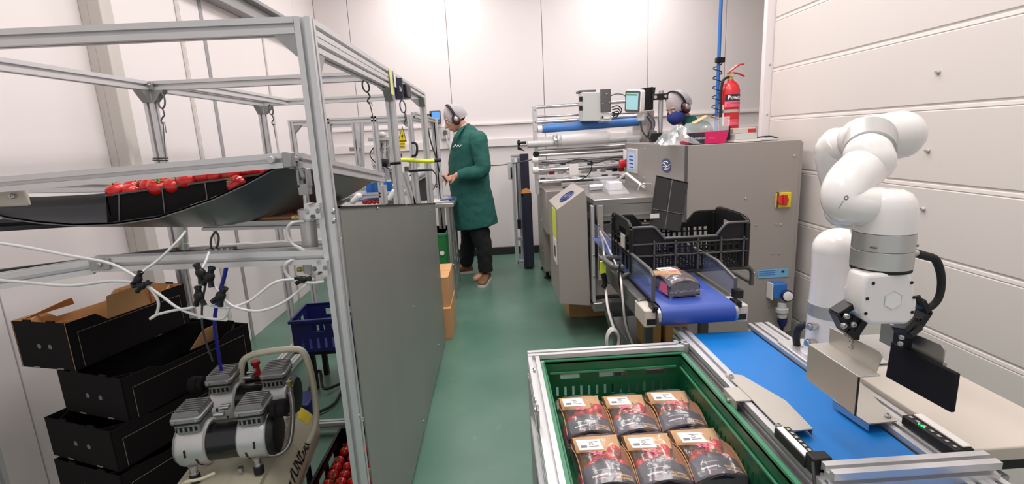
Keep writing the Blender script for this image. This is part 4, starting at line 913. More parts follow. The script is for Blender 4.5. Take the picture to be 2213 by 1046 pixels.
# --- the operator in the green coat, looking down to the left
P1 = thing('person', 'person in a long green coat, hairnet and ear defenders, standing at the table', 'person', (-.25, 4.95, 0))
hc = V(*(-0.354, 4.930, 1.592)); fw = V(-.86, -.18, -.46).normalized(); up = V(-.40, -.06, .91)
body = MB(); P = add_head(body, hc, fw, up, 1.0)
neck = V(*(-0.241, 4.970, 1.471)); chest = V(*(-0.230, 4.970, 1.291)); waist = V(*(-0.230, 4.980, 0.954)); pel = V(*(-0.228, 4.980, 0.701))
body.capsule(neck, hc+V(.03, .0, -.03), .058, .055); body.capsule(chest+V(0,0,.03), neck, .10, .062, sq=1.2); body.capsule(waist, chest, .135, .15, sq=1.0); body.capsule(pel, waist, .15, .135)
sh_n = V(*(-0.139, 4.780, 1.376)); sh_f = V(*(-0.254, 5.140, 1.401)); el_n = V(*(-0.123, 4.700, 1.119)); el_f = V(*(-0.264, 5.160, 1.117)); wr_n = V(*(-0.351, 4.680, 1.077)); wr_f = V(*(-0.439, 4.980, 1.082))
for a, e, w in ((sh_n, el_n, wr_n), (sh_f, el_f, wr_f)):
    body.capsule(chest+V(0,0,.08), a, .08, .06); body.capsule(a, e, .056, .044); body.capsule(e, w, .043, .028)
hn_n = (V(*(-0.446, 4.720, 1.041))-wr_n).normalized(); add_hand(body, wr_n, hn_n, V(-.1, .5, -.6), 1.0, .8, 1)
add_hand(body, wr_f, (V(*(-0.492, 4.860, 1.062))-wr_f), V(.1, -.5, -.6), 1.0, .9, -1)
hip_n = pel+V(.01, -.09, -.02); hip_f = pel+V(-.02, .09, -.02); kn_n = V(*(-0.145, 4.840, 0.349)); kn_f = V(*(-0.313, 5.120, 0.347)); an_n = V(*(-0.142, 4.840, 0.090)); an_f = V(*(-0.354, 5.220, 0.091))
for a, e, w in ((hip_n, kn_n, an_n), (hip_f, kn_f, an_f)):
    body.capsule(a, e, .085, .058); body.capsule(e, w, .056, .038); body.capsule(w, w+V(-.10, -.02, -.045), .036, .030)
b1 = body.build('body', 'skin', P1, smooth=80); remesh(b1)
rt = fw.cross(up).normalized(); head_gear(P1, P, 1.0, rt, fw, rt.cross(fw))
secs = [((-0.426, 4.950, 0.535), (0.009, 4.950, 0.576)), ((-0.436, 4.950, 0.647), (-0.005, 4.950, 0.661)), ((-0.440, 4.950, 0.785), (-0.024, 4.950, 0.800)), ((-0.444, 4.950, 0.922), (-0.049, 4.950, 0.938)), ((-0.449, 4.950, 1.036), (-0.056, 4.950, 1.047)),
        ((-0.444, 4.950, 1.169), (-0.053, 4.950, 1.172)), ((-0.427, 4.950, 1.270), (-0.056, 4.950, 1.278)), ((-0.394, 4.950, 1.361), (-0.073, 4.950, 1.376)), ((-0.358, 4.950, 1.424), (-0.108, 4.950, 1.451)), ((-0.329, 4.950, 1.466), (-0.175, 4.950, 1.515)), ((-0.318, 4.950, 1.496), (-0.226, 4.950, 1.548))]
dp = [.22, .215, .205, .195, .19, .195, .205, .205, .165, .10, .065]
ct = MB(); ct.rings(coat_loft(P1, secs, dp)); 
sleeve(ct, [sh_n+V(.005,.06,.0), sh_n, sh_n.lerp(el_n,.5)+V(.01,0,0), el_n+V(.012,0,-.01), el_n.lerp(wr_n,.5)+V(0,0,-.008), wr_n+V(.01,0,0)], [.085, .092, .080, .070, .060, .046])
sleeve(ct, [sh_f+V(.005,-.06,.0), sh_f, sh_f.lerp(el_f,.5), el_f+V(.01,0,0), el_f.lerp(wr_f,.5), wr_f+V(.012,0,0)], [.085, .090, .078, .068, .058, .046])
co = ct.build('coat', 'coat_green', P1, smooth=80); remesh(co, .008, 8); wrinkle(co, .022, .10)
MB().tube([(-0.264, 4.880, 1.522), (-0.305, 4.800, 1.476), (-0.351, 4.775, 1.407), (-0.395, 4.800, 1.303)], [.012,.022,.024,.008], 8, 4, flat=.4).build('lapel', 'coat_green', P1)
MB().tube([(-0.250, 4.900, 1.539), (-0.295, 4.860, 1.498), (-0.336, 4.840, 1.440)], .010, 8, 3).build('shirt_collar', 'shirt', P1)
text(P1, 'coat_logo', 'Branded', .058, V(*(-0.333, 4.755, 1.347)), (1, -.25, .05), (0,0,1), 'paper') if False else MB().tube([V(*(-0.367, 4.745, 1.332)), V(*(-0.348, 4.742, 1.353)), V(*(-0.337, 4.740, 1.335)), V(*(-0.323, 4.740, 1.351)), V(*(-0.311, 4.738, 1.334)), V(*(-0.293, 4.738, 1.350))], .0035, 6, 3).build('coat_logo', 'paper', P1)
tr = MB()
for a, e, w in ((hip_n, kn_n, an_n), (hip_f, kn_f, an_f)):
    tr.tube([a+V(0,0,.05), a.lerp(e,.5), e, e.lerp(w,.5), w+V(0,0,.015)], [.115, .100, .080, .074, .072], 18, 3)
tr.capsule(pel+V(0,-.06,0), pel+V(0,.06,0), .13, .13)
tt = tr.build('trousers', 'trousers', P1, smooth=80); remesh(tt, .008, 4); wrinkle(tt, .02, .07)
def shoe(t, an, d, up_=.0):
    d = V(*d).normalized(); sd = V(-d.y, d.x, 0); b_ = V(an.x, an.y, 0)-d*.05
    R = []
    for k, (x, w, h) in enumerate(((-.02, .030, .03), (-.005, .040, .085), (.05, .043, .10), (.10, .043, .075), (.15, .047, .055), (.20, .048, .045), (.235, .040, .036), (.25, .022, .022))):
        R.append([b_+d*x+sd*w*math.cos(a)+V(0,0,.02+ (h*.5+h*.5*math.sin(a) if True else 0)) for a in [2*PI*i/16 for i in range(16)]])
    s_ = MB().rings(R).build('shoe', 'leather', t, smooth=70)
    R = []
    for k, (x, w) in enumerate(((-.025, .028), (0, .042), (.1, .046), (.2, .050), (.245, .038), (.258, .018))):
        R.append([b_+d*x+sd*(w*sx)+V(0,0,z) for sx, z in ((-1, .001), (1, .001), (1, .024), (-1, .024))])
    MB().rings(R).build('sole', 'sole', s_)
    for k in range(4): MB().cyl(b_+d*(.07+.022*k)-sd*.018+V(0,0,.112-.013*k), b_+d*(.07+.022*k)+sd*.018+V(0,0,.112-.013*k), .003, n=6).build('lace', 'hair', s_)
shoe(P1, an_n, (-.25, -1, 0)); shoe(P1, an_f, (-1, -.15, 0))
tool = thing('hand_tool', 'dark snips held in the hands of the person in the long green coat', 'tool', (-0.460, 4.700, 1.060))
MB().capsule((-0.482, 4.720, 1.072), (-0.446, 4.700, 1.025), .008, .010).build('grip', 'black', tool); MB().capsule((-0.529, 4.800, 1.077), (-0.463, 4.740, 1.074), .004, .007).build('blade', 'steel', tool)

# --- second person, bent behind the grey cabinet
P2 = thing('person', 'person in hairnet, ear defenders and blue face mask, leaning behind the grey cabinet', 'person', (1.72, 4.72, 0))
hc2 = V(*(1.650, 4.550, 1.584)); fw2 = V(-.82, -.30, -.50).normalized(); up2 = V(-.45, -.1, .88)
body = MB(); PP = add_head(body, hc2, fw2, up2, 1.06)
nk = hc2+V(.09, .04, -.13); ch = nk+V(.10, .04, -.14); wa = ch+V(.06, .02, -.32); pe = wa+V(.0, .0, -.18)
body.capsule(nk, hc2+V(.03,.01,-.04), .060, .058); body.capsule(ch+V(0,0,.04), nk, .11, .064, sq=1.2); body.capsule(wa, ch, .14, .155); body.capsule(pe, wa, .15, .14)
sn = ch+V(-.02, -.19, .06); sf = ch+V(-.02, .19, .06)
for a in (sn, sf):
    e = a+V(-.06, 0, -.27); w = e+V(-.24, .02, -.02)
    body.capsule(ch+V(0,0,.05), a, .08, .06); body.capsule(a, e, .056, .044); body.capsule(e, w, .043, .028); add_hand(body, w, (-1, 0, -.2), (0, 0, -1), 1.0, .5, 1 if a is sn else -1)
for sy in (-.09, .09):
    h = pe+V(0, sy, -.02); k = V(h.x+.01, h.y, .50); a = V(h.x+.03, h.y, .09)
    body.capsule(h, k, .085, .058); body.capsule(k, a, .056, .038); body.capsule(a, a+V(-.1, 0, -.05), .036, .03)
b2 = body.build('body', 'skin', P2, smooth=80); remesh(b2)
rt2 = fw2.cross(up2).normalized(); head_gear(P2, PP, 1.06, rt2, fw2, rt2.cross(fw2), mask=True)
def ring_at(c, rx, ry, dz=0): return [c+V(rx*math.cos(2*PI*i/32), ry*math.sin(2*PI*i/32), dz) for i in range(32)]
c2 = MB().rings([ring_at(V(pe.x, pe.y, .55), .24, .25), ring_at(pe, .20, .22), ring_at(wa, .18, .20), ring_at(ch, .17, .24), ring_at(ch+V(-.01,0,.10), .14, .22), ring_at(nk+V(.02,0,.01), .085, .11), ring_at(nk+V(0,0,.05), .075, .085)])
for a in (sn, sf):
    e = a+V(-.06, 0, -.27); w = e+V(-.24, .02, -.02)
    sleeve(c2, [a+V(.01, .05 if a is sn else -.05, 0), a, a.lerp(e,.5), e, e.lerp(w,.5), w], [.08, .09, .08, .07, .06, .048])
co = c2.build('coat', 'coat_green', P2, smooth=80); remesh(co, .008, 8); wrinkle(co, .018, .1)
tr = MB()
for sy in (-.09, .09):
    h = pe+V(0, sy, -.02); tr.tube([h, V(h.x+.01, h.y, .50), V(h.x+.03, h.y, .11)], [.11, .08, .072], 18, 4)
tt = tr.build('trousers', 'trousers', P2, smooth=80)
for sy in (-.09, .09): shoe(P2, V(pe.x+.03, pe.y+sy, 0), (-1, 0, 0))
# ================================================================ FLOW WRAPPING MACHINE
W_ = thing('wrapping_machine', 'grey flow-wrapping machine with a big cabinet, film rollers and a sloped hood', 'machine', (1.1, 3.8, 0))
cab = MB().box(1.109, 1.785, 2.905, 4.26, .12, 1.300).build('cabinet', 'grey_paint', W_, bevel=.004)
fp = MB().box(1.109, 1.770, 2.893, 2.905, .13, 1.303).build('front_panel', 'grey_paint', cab, bevel=.002)
MB().box(1.770, 1.789, 2.897, 2.93, .13, 1.292).build('corner_strip', 'grey_paint', cab, bevel=.002)
MB().box(1.100, 1.109, 2.90, 4.255, .75, 1.303).build('side_panel', 'grey_steel', cab, bevel=.002)
MB().box(1.098, 1.112, 2.89, 2.905, .13, 1.30).build('seam', 'grey_dark', cab)
for p in ((1.738, 2.893, 1.213), (1.461, 2.893, 0.980), (1.532, 2.893, 0.816), (1.655, 2.893, 0.815), (1.683, 2.893, 0.813), (1.643, 2.893, 0.637), (1.680, 2.893, 0.635), (1.452, 2.893, 0.495), (1.539, 2.893, 0.522), (1.640, 2.893, 0.301), (1.715, 2.893, 0.170)):
    bolt(cab, p, (0, -1, 0), .009 if p[2] > 1.2 else .006, .005, name='bolt')
for p in ((1.100, 3.683, 1.267), (1.100, 3.690, 1.058), (1.100, 4.086, 1.265), (1.100, 4.086, 1.061)): bolt(cab, p, (-1,0,0), .008, .006)
for x in (1.2, 1.7):
    for y in (3.0, 4.1): MB().cyl((x, y, 0), (x, y, .13), .02, n=12).build('foot', 'rubber', W_)
# touch panel, emblem and red switch on the side
tp = MB().obox((1.099, 4.055, 1.056), (0,-.40,0), (0,0,.0), (0,0,.0)) if False else None
ty0, ty1, tz0, tz1 = 3.86, 4.14, 1.075, 1.262
s1 = MB().box(1.085, 1.101, ty0, ty1, tz0, tz1).build('touch_panel', 'light_grey', W_, bevel=.004)
MB().box(1.082, 1.0852, ty0+.05, ty1-.05, tz0+.03, tz1-.03).build('display', 'screen_pale', s1)
for k in range(4): MB().box(1.0812, 1.0822, ty0+.07, ty1-.09, tz1-.055-.028*k, tz1-.063-.028*k).build('screen_line', 'navy', s1)
MB().box(1.085, 1.11, 4.20, 4.262, 1.17, 1.25).build('white_cover', 'white_plastic', W_, bevel=.003)
MB().lathe((1.10, 4.23, 1.135), (-1,0,0), [(0,.028),(.02,.028),(.03,.035),(.05,.035),(.055,.02)], 16).build('stop_button', 'red', W_)
ec = V(*(1.100, 3.220, 1.172))
em = MB().rings([[ec+V(-xx,.092*math.cos(a),.046*math.sin(a)) for a in [2*PI*i/28 for i in range(28)]] for xx in (0,.002)]).build('round_emblem', 'emblem', W_)
em2 = MB()
for a0, rr in ((.3, .034), (3.4, .034)): em2.tube([ec+V(-.003, math.cos(a0+.25*k)*rr*2*(1-.02*k), math.sin(a0+.25*k)*rr*.75) for k in range(9)], .003, 6, 1)
em2.tube([ec+V(-.003, .08-.02*k, .004+.010*math.sin(k*.9)) for k in range(9)], .003, 6, 1); em2.tube([ec+V(-.003, .07-.018*k, -.012+.006*math.sin(k*.9)) for k in range(9)], .002, 6, 1)
em2.build('emblem_wave', 'paper', em)
iso = MB().cbox((1.681, 2.885, 0.961), (.088, .018, .088)).build('isolator_plate', 'yellow', W_, bevel=.003)
MB().cbox((1.645, 2.885, 0.963), (.012, .020, .090)).build('isolator_edge', 'grey_dark', iso)
MB().cyl((1.678, 2.880, 0.962), (1.663, 2.855, 0.966), .030, n=24).build('isolator_dial', 'red', iso, bevel=.003); MB().cbox((1.669, 2.846, 0.966), (.022, .022, .062)).build('isolator_grip', 'red', iso, bevel=.004)
pl = MB().cbox((1.651, 2.889, 0.514), (.188, .004, .052), (1,0,0), (0,1,0)).build('blue_data_plate', 'blue_light', W_, bevel=.001)
for k in range(3): MB().cbox(V(*(1.612, 2.886, 0.532))+V(0,0,-.012*k), (.10, .001, .003)).build('printed_line', 'blue_mid', pl)
MB().cbox(V(*(1.709, 2.886, 0.523)), (.018, .001, .012)).build('printed_mark', 'navy', pl)
# blue industrial socket and plug
sp = V(*(1.666, 2.860, 0.417)); so = MB().cbox(sp, (.088, .06, .094), (1,0,0), (0,1,0)).build('socket_box', 'blue_mid', W_, bevel=.006)
MB().cbox(sp+V(-.046,0,0), (.006,.062,.098)).build('box_edge', 'paper', so)
MB().lathe(sp+V(.042,-.018,-.028), (-.15,-1,.1), [(0,.030),(.02,.036),(.030,.036),(.034,.030)], 20).build('socket_lid', 'navy_deep', so); MB().lathe(sp+V(.037,-.053,-.0245), (-.15,-1,.1), [(0,.028),(.004,.028),(.006,.022)], 20).build('lid_face', 'paper', so)
pg = V(*(1.682, 2.830, 0.344))
MB().lathe(pg, (.05,-.05,-1), [(0,.024),(.03,.026),(.032,.036),(.055,.036),(.057,.026),(.09,.026)], 18).build('plug', 'light_grey', so); MB().lathe(pg+V(.005,-.005,-.09), (.02,-.02,-1), [(0,.028),(.03,.028),(.05,.020),(.06,.014)], 18).build('plug_collar', 'navy_deep', so)
MB().tube([pg+V(.006,-.006,-.14), pg+V(.006,-.006,-.24), pg+V(.03,0,-.34), pg+V(.06,.02,-.44)], .010, 8).build('plug_cable', 'rubber', so)
# ---- open roller section
ry = 4.60
xl = .375
up_ = MB().box(.365, .395, 4.52, 4.66, .88, 1.655).build('roller_upright', 'alu', W_, bevel=.004)
for y, z in ((4.515, 1.62), (4.515, 1.52), (4.515, 1.44), (4.515, 1.36), (4.515, 1.18), (4.515, 1.02)): bolt(up_, (.38, y, z), (0,-1,0), .007)
MB().box(1.30, 1.36, 4.30, 4.75, .6, 1.56).build('roller_upright', 'grey_steel', W_, bevel=.004)
def roller(za, zb, y, r, m_, x0=.39, x1=1.32, nm='roller'):
    o = MB().cyl((x0, y, za), (x1, y, zb), r, n=20).build(nm, m_, W_)
    return o
def rz_(px0, py0, px1, py1): pass
roller(1.644, 1.659, 4.60, .014, 'chrome')
roller(1.568, 1.562, 4.70, .010, 'chrome')
roller(1.513, 1.526, 4.57, .016, 'chrome')
b_ = roller(1.454, 1.478, 4.55, .036, 'blue_roller', .44, 1.30)
MB().cyl((.40, 4.55, 1.455), (.44, 4.55, 1.454), .030, n=18).cyl((1.30, 4.55, 1.494), (1.34, 4.55, 1.494), .03, n=18).build('roller_cap', 'white_plastic', b_)
fr_ = roller(1.327, 1.333, 4.50, .028, 'light_grey', .30, 1.32, 'film_spindle')
MB().cyl((.56, 4.5, 1.348), (1.02, 4.5, 1.356), .075, n=28).build('film_roll', 'clear_cover', fr_); MB().lathe((.53, 4.5, 1.347), (1,0,0), [(0,.05),(.012,.05),(.014,.03),(.03,.03),(.032,.055),(.045,.055)], 20).build('roll_clamp', 'silver', fr_)
MB().cyl((.60, 4.5, 1.349), (1.0, 4.5, 1.355), .05, n=24).build('roll_print', 'paper', fr_)
MB().lathe((.29, 4.5, 1.345), (-1,0,0), [(0,.012),(.05,.010),(.052,.024),(.07,.028),(.078,.014)], 8).build('knob', 'black', fr_)
roller(1.258, 1.268, 4.55, .022, 'steel')
roller(1.227, 1.233, 4.50, .014, 'chrome')
roller(1.171, 1.182, 4.55, .014, 'chrome'); roller(1.145, 1.157, 4.65, .010, 'steel')
roller(1.098, 1.100, 4.52, .018, 'chrome'); roller(0.995, 1.000, 4.50, .020, 'chrome')
for z in (1.19, 1.10): MB().lathe((.39, 4.5, z), (-1,0,0), [(0,.028),(.05,.03),(.055,.02)], 14).build('roller_hub', 'white_plastic', W_)
MB().cyl((.385, 4.5, 1.24), (.36, 4.48, 1.24), .024, n=12).build('black_clamp', 'black', W_)
MB().box(.66, .74, 4.46, 4.48, 1.04, 1.14).build('card_tag', 'paper', W_, bevel=.002)
MB().tube([(.42,4.49,1.17),(.6,4.47,1.15),(.75,4.47,1.18),(.9,4.47,1.14),(1.05,4.47,1.18),(1.2,4.47,1.16)], .005, 6, 4).build('wire', 'black', W_); MB().tube([(.86,4.46,1.17),(.85,4.45,1.08),(.80,4.45,1.02),(.7,4.45,.98)], .004, 6, 4).build('wire', 'black', W_)
# scattered product and fittings seen between the rollers
random.seed(5)
for k in range(26):
    x = .46+.82*(k % 13)/13; z = 1.04 if k < 13 else .97
    MB().rbox((x, 4.8+.1*(k % 3), z+random.uniform(-.01,.02)), (random.uniform(.04,.09), .03, random.uniform(.03,.07)), .008, (1,0,0), (0,0,1)).build('fitting_block', random.choice(['paper','light_grey','alu_shade','white_plastic','steel','pink' if k % 2 else 'silver']), W_)
for x, m__ in ((1.10, 'black'), (1.16, 'red_dark'), (1.22, 'yellow'), (.52, 'red_dark'), (.60, 'light_grey')): MB().rbox((x, 4.62, 1.07), (.05,.05,.05), .01).build('fitting_block', m__, W_)
for k in range(16): MB().rbox((.45+.053*k, 4.9, 1.11+.012*(k % 3)), (.046, .03, .055+.02*(k % 2)), .006, (1,0,0), (0,0,1)).build('fitting_block', ['light_grey','paper','silver','alu_shade','clear_cover'][k*7 % 5], W_)
MB().box(.40, 1.32, 4.70, 5.0, .90, .925).build('bed_plate', 'steel', W_, bevel=.003)
# machine bases
fb = MB().box(.43, .62, 4.72, 5.25, .10, .98).build('rear_base', 'grey_steel', W_, bevel=.006)
for z in (.85, .60, .30): bolt(fb, (.428, 4.78, z), (-1,0,0), .008)
MB().box(.62, 1.32, 4.75, 5.2, .15, .90).build('rear_body', 'grey_dark', W_, bevel=.004)
MB().box(.425, .60, 4.3, 4.72, .55, .93).build('cross_housing', 'grey_steel', W_, bevel=.006)
for x, y in ((.47, 4.85), (.47, 5.2), (1.2, 4.9)): MB().lathe((x, y, 0), (0,0,1), [(0,.035),(.015,.035),(.03,.015),(.11,.012)], 14).build('foot', 'rubber', W_)
# sloped hood on the aisle side
hd = MB().prism([(0.397, 3.300, 0.914), (0.584, 3.300, 1.039), (0.598, 3.300, 0.980), (0.611, 3.300, 0.230), (0.399, 3.300, 0.256)], (0, .50, 0)).build('hood', 'grey_paint', W_, smooth=0, bevel=.004)
p0, p1 = V(*(0.397, 3.300, 0.914)), V(*(0.584, 3.300, 1.039)); sl = (p1-p0).normalized(); nn = V(0,1,0).cross(sl); nn = nn if nn.z > 0 else -nn
c = (p0+p1)/2+V(0,.16,0)+nn*.004; ring = MB().tube([c+sl*.055*math.cos(a)+V(0,.09*math.sin(a),0) for a in [2*PI*i/20 for i in range(21)]], .004, 6, 1)
for k in (-1, 0, 1): ring.tube([c+sl*(.045-.09*i/6)+V(0, .03*k+.012*math.sin(i*1.3), 0) for i in range(7)], .004, 6, 1)
ring.build('hood_emblem', 'emblem', hd)
xh = p0.x-.0005
hl = MB().box(xh-.002, xh+.002, 3.36, 3.55, .70, .90).build('yellow_green_label', 'yellow_lime', hd); MB().box(xh-.002, xh+.003, 3.36, 3.55, .52, .69).build('paper_label', 'paper', hd); MB().box(xh-.003, xh-.001, 3.42, 3.48, .56, .64).build('label_mark', 'ink', hd)
# infeed deck and its pillars
dk = MB().box(.64, 1.10, 3.28, 4.25, .93, .968).build('infeed_deck', 'steel', W_, bevel=.004)
MB().box(.655, 1.10, 3.285, 3.30, .82, .93).build('deck_front', 'steel', W_, bevel=.003); MB().box(.655, 1.10, 3.275, 3.29, .855, .862).build('deck_step', 'chrome', W_)
MB().box(.655, 1.10, 3.30, 3.9, .70, .80).build('deck_underside', 'grey_dark', W_, bevel=.003)
for k in range(6): bolt(dk, (.68+.075*k, 3.272, .81), (0,-1,0), .008)
MB().prism([(.80, 3.5, .97), (.80, 4.1, .97), (.80, 4.1, 1.05), (.80, 3.9, 1.06)], (.14, 0, 0)).build('clear_cover', 'clear_cover', dk)
MB().rbox((.90, 3.8, 1.00), (.10,.12,.06), .01).build('white_block', 'white_plastic', dk); MB().cyl((.70, 3.75, 1.0), (.80, 3.75, 1.0), .025, n=14).build('drive_cylinder', 'chrome', dk); MB().tube([(1.0,3.5,.99),(1.02,3.5,1.03),(1.09,3.5,1.03)], .008, 8).build('deck_handle', 'chrome', dk)
MB().tube([(.99,4.1,1.0),(1.02,3.9,1.08),(1.07,3.6,1.0)], .010, 8, 1).build('cover_stay', 'white_plastic', dk)
MB().box(.620, .640, 3.26, 3.32, .25, .93).build('pillar', 'alu', W_, bevel=.003); MB().box(.660, .700, 3.26, 3.32, .42, .93).build('pillar', 'grey_paint', W_, bevel=.003)
br_ = MB()
for k in range(22): br_.box(.642, .656, 3.262, 3.285, .58+.012*k, .587+.012*k)
tagb = br_.build('brush_strip', 'black', W_); tagb['kind'] = 'stuff'
MB().box(.645, 1.10, 3.34, 3.9, .28, .66).build('lower_body', 'grey_paint', W_, bevel=.004); MB().box(.62, 1.10, 3.22, 3.34, .215, .275).build('base_bar', 'steel', W_, bevel=.004)
MB().box(.64, 1.08, 3.30, 3.36, .275, .29).build('gap_strip', 'black', W_); MB().box(.70, .735, 3.20, 3.26, .46, .62).build('limit_switch', 'black', W_, bevel=.003)
for x, z in ((.63, .60), (.63, .45), (.665, .80), (.665, .72)): bolt(W_, (x, 3.255, z), (0,-1,0), .007)
# ---- printer head on the top bar, with its screen and mast
pr_ = thing('label_printer', 'light grey printer unit with a black end plate on the wrapping machine', 'printer', (0.887, 4.450, 1.497))
MB().obox((0.774, 4.400, 1.501), (.165,0,-.006), (0,.20,0), (0,0,.24)).build('casing', 'light_grey', pr_, bevel=.005)
MB().obox((0.764, 4.500, 1.746), (.15,0,0), (0,.16,0), (0,0,.018)).build('lid', 'grey_dark', pr_, bevel=.003)
for q_ in ((0.765, 4.395, 1.684), (0.763, 4.395, 1.608)): MB().cbox(V(*q_)+V(-.003,0,0), (.026,.012,.042)).build('port', 'black', pr_)
MB().obox((0.929, 4.360, 1.565), (.082,0,-.002), (0,.05,0), (0,0,.19)).build('end_plate', 'grey_dark', pr_, bevel=.004); MB().obox((0.923, 4.370, 1.493), (.095,0,-.004), (0,.10,0), (0,0,.07)).build('foot_block', 'light_grey', pr_, bevel=.003)
c = V(*(0.938, 4.365, 1.526)); MB().prism([c+V(-.01,0,-.008), c+V(.01,0,-.008), c+V(0,0,.012)], (0,-.002,0)).build('warning_mark', 'black', pr_)
MB().cbox(V(*(0.977, 4.365, 1.521)), (.05,.002,.02)).build('rating_label', 'paper', pr_)
for p in ((0.973, 4.355, 1.713), (0.941, 4.355, 1.636), (0.996, 4.355, 1.641)): bolt(pr_, p, (0,-1,0), .006)
for k in range(4):
    a = V(*(1.016, 4.360, 1.602))+V(0,0,-.022*k); MB().tube([a, a+V(.05,0,.01), a+V(.085-.012*k,0,-.02+.004*k), a+V(.07-.012*k,0,-.05+.012*k), a+V(.01,0,-.045+.012*k)], .005, 6, 4).build('cable', 'black', pr_)
MB().tube([(1.018, 4.400, 1.700), (1.066, 4.400, 1.713), (1.112, 4.380, 1.705), (1.140, 4.350, 1.683)], .006, 6, 4).build('cable', 'alu_shade', pr_)
sc_ = thing('touch_screen', 'tilted white-framed touch screen beside the printer on the wrapping machine', 'screen', (1.192, 4.200, 1.519))
a, b2_, c2_, d2_ = V(*(1.083, 4.150, 1.544)), V(*(1.160, 4.000, 1.526)), V(*(1.156, 4.000, 1.724)), V(*(1.076, 4.150, 1.713))
u = (b2_-a); v = (d2_-a); n_ = u.cross(v).normalized(); cc = (a+b2_+c2_+d2_)/4
MB().rbox(cc-n_*.02, (u.length*1.06, v.length*1.04, .05), .02, u, v).build('white_bezel', 'white_plastic', sc_, bevel=.003)
MB().rbox(cc+n_*.006, (u.length*.99, v.length*.97, .006), .015, u, v).build('dark_frame', 'grey_dark', sc_); MB().cbox(cc+n_*.010, (u.length*.80, v.length*.74, .002), u, v).build('display', 'screen_cyan', sc_)
MB().cbox(cc+n_*.0115+v*.30, (u.length*.76, v.length*.06, .001), u, v).build('status_bar', 'green_rim', sc_)
MB().obox((1.212, 4.100, 1.554), (.078,0,.004), (0,.12,0), (0,0,.175)).build('rear_box', 'black', sc_, bevel=.004); MB().prism([(1.267, 4.080, 1.723), (1.300, 4.080, 1.728), (1.290, 4.080, 1.645), (1.276, 4.080, 1.610)], (0,.1,0)).build('rear_hood', 'black', sc_)
MB().cbox(V(*(1.186, 4.100, 1.501)), (.05,.05,.05)).build('neck', 'white_plastic', sc_, bevel=.005)
ms = thing('sensor_mast', 'chrome mast with black clamps and cables between the screen and the masked person', 'stand', (1.315, 4.000, 1.346))
MB().cyl((1.312, 4.000, 1.328), (1.318, 4.000, 1.693), .018, n=16).build('pole', 'chrome', ms); MB().cbox((1.302, 3.970, 1.646), (.11,.05,.045), (1,0,0), (0,1,0)).build('clamp', 'black', ms, bevel=.004)
for p in ((1.253, 3.940, 1.643), (1.331, 3.940, 1.646)): MB().cyl(p, V(*p)+V(0,-.01,0), .012, n=10).build('clamp_screw', 'chrome', ms)
MB().cbox((1.268, 3.900, 1.341), (.12,.08,.07), (1,0,0), (0,1,0)).build('foot_block', 'black', ms, bevel=.004); MB().cyl((1.206, 3.920, 1.369), (1.249, 3.920, 1.359), .035, n=16).build('motor', 'grey_dark', ms)
for k, pts in enumerate((( (1.157, 4.000, 1.470), (1.157, 3.950, 1.399), (1.179, 3.900, 1.349), (1.223, 3.880, 1.322)), ((1.230, 4.050, 1.529), (1.259, 4.000, 1.480), (1.260, 3.980, 1.430), (1.230, 3.950, 1.375)), ((1.223, 4.050, 1.504), (1.245, 4.000, 1.445), (1.215, 3.950, 1.389), (1.195, 3.930, 1.355)))):
    MB().tube(pts, .007, 6, 4).build('cable', ('rubber', 'navy', 'rubber')[k], ms)
MB().cbox((1.181, 4.300, 1.345), (.10,.05,.12)).build('guard_plate', 'clear_cover', ms)
# ---- things on top of the cabinet
E1 = thing('fire_extinguisher', 'red powder fire extinguisher standing on the grey cabinet', 'extinguisher', (1.625, 3.50, 1.303))
eb = V(1.625, 3.50, 1.303)
MB().lathe(eb, (0,0,1), [(0,.058),(.006,.064),(.33,.064),(.36,.056),(.385,.036),(.395,.022),(.405,.020)], 32).build('cylinder_body', 'red', E1, smooth=50)
def ewrap(a0, z0): return lambda x, y: V(eb.x+.0655*math.sin(a0+x/.065), eb.y-.0655*math.cos(a0+x/.065), eb.z+z0+y)
def eband(a0, a1, z0, z1, m_, nm, rr=.0648):
    MB().sheet([[V(eb.x+rr*math.sin(a0+(a1-a0)*i/12), eb.y-rr*math.cos(a0+(a1-a0)*i/12), eb.z+z) for i in range(13)] for z in (z0, z1)], -.0004).build(nm, m_, E1)
eband(-.9, 1.2, .262, .305, 'navy', 'navy_label_band'); eband(-.9, 1.2, .222, .258, 'pink', 'pale_label'); eband(-.9, 1.2, .185, .218, 'red_dark', 'label_band'); eband(-.5, 1.2, .10, .140, 'pink', 'pale_label'); eband(-1.3, -.95, .10, .24, 'paper', 'side_label')
eband(-1.5, 1.7, .186, .206, 'silver', 'bracket_strap', .0665)
for k in range(5): eband(-.7, .9+.1*(k % 3), .250-.008*k, .2525-.008*k, 'red_dark', 'printed_line', .0655)
for k in range(4): eband(-.3, .9+.1*(k % 2), .131-.009*k, .1335-.009*k, 'red', 'printed_line', .0655)
text(E1, 'lettering', 'Powder', .036, eb, (1,0,0), (0,0,1), 'paper', wrap=ewrap(.25, .283), bold=.001)
MB().lathe(eb+V(0,0,.40), (0,0,1), [(0,.018),(.02,.018),(.022,.024),(.04,.024),(.045,.015)], 16).build('valve', 'brass', E1)
MB().tube([eb+V(-.02,0,.445), eb+V(.01,-.005,.47), eb+V(.05,-.01,.495), eb+V(.085,-.01,.50)], [.010,.013,.011,.008], 10, 4, flat=.6).build('upper_lever', 'red', E1); MB().tube([eb+V(-.02,0,.435), eb+V(.02,-.005,.445), eb+V(.06,-.01,.435), eb+V(.09,-.01,.42)], [.010,.012,.010,.009], 10, 4, flat=.6).build('lower_lever', 'red', E1)
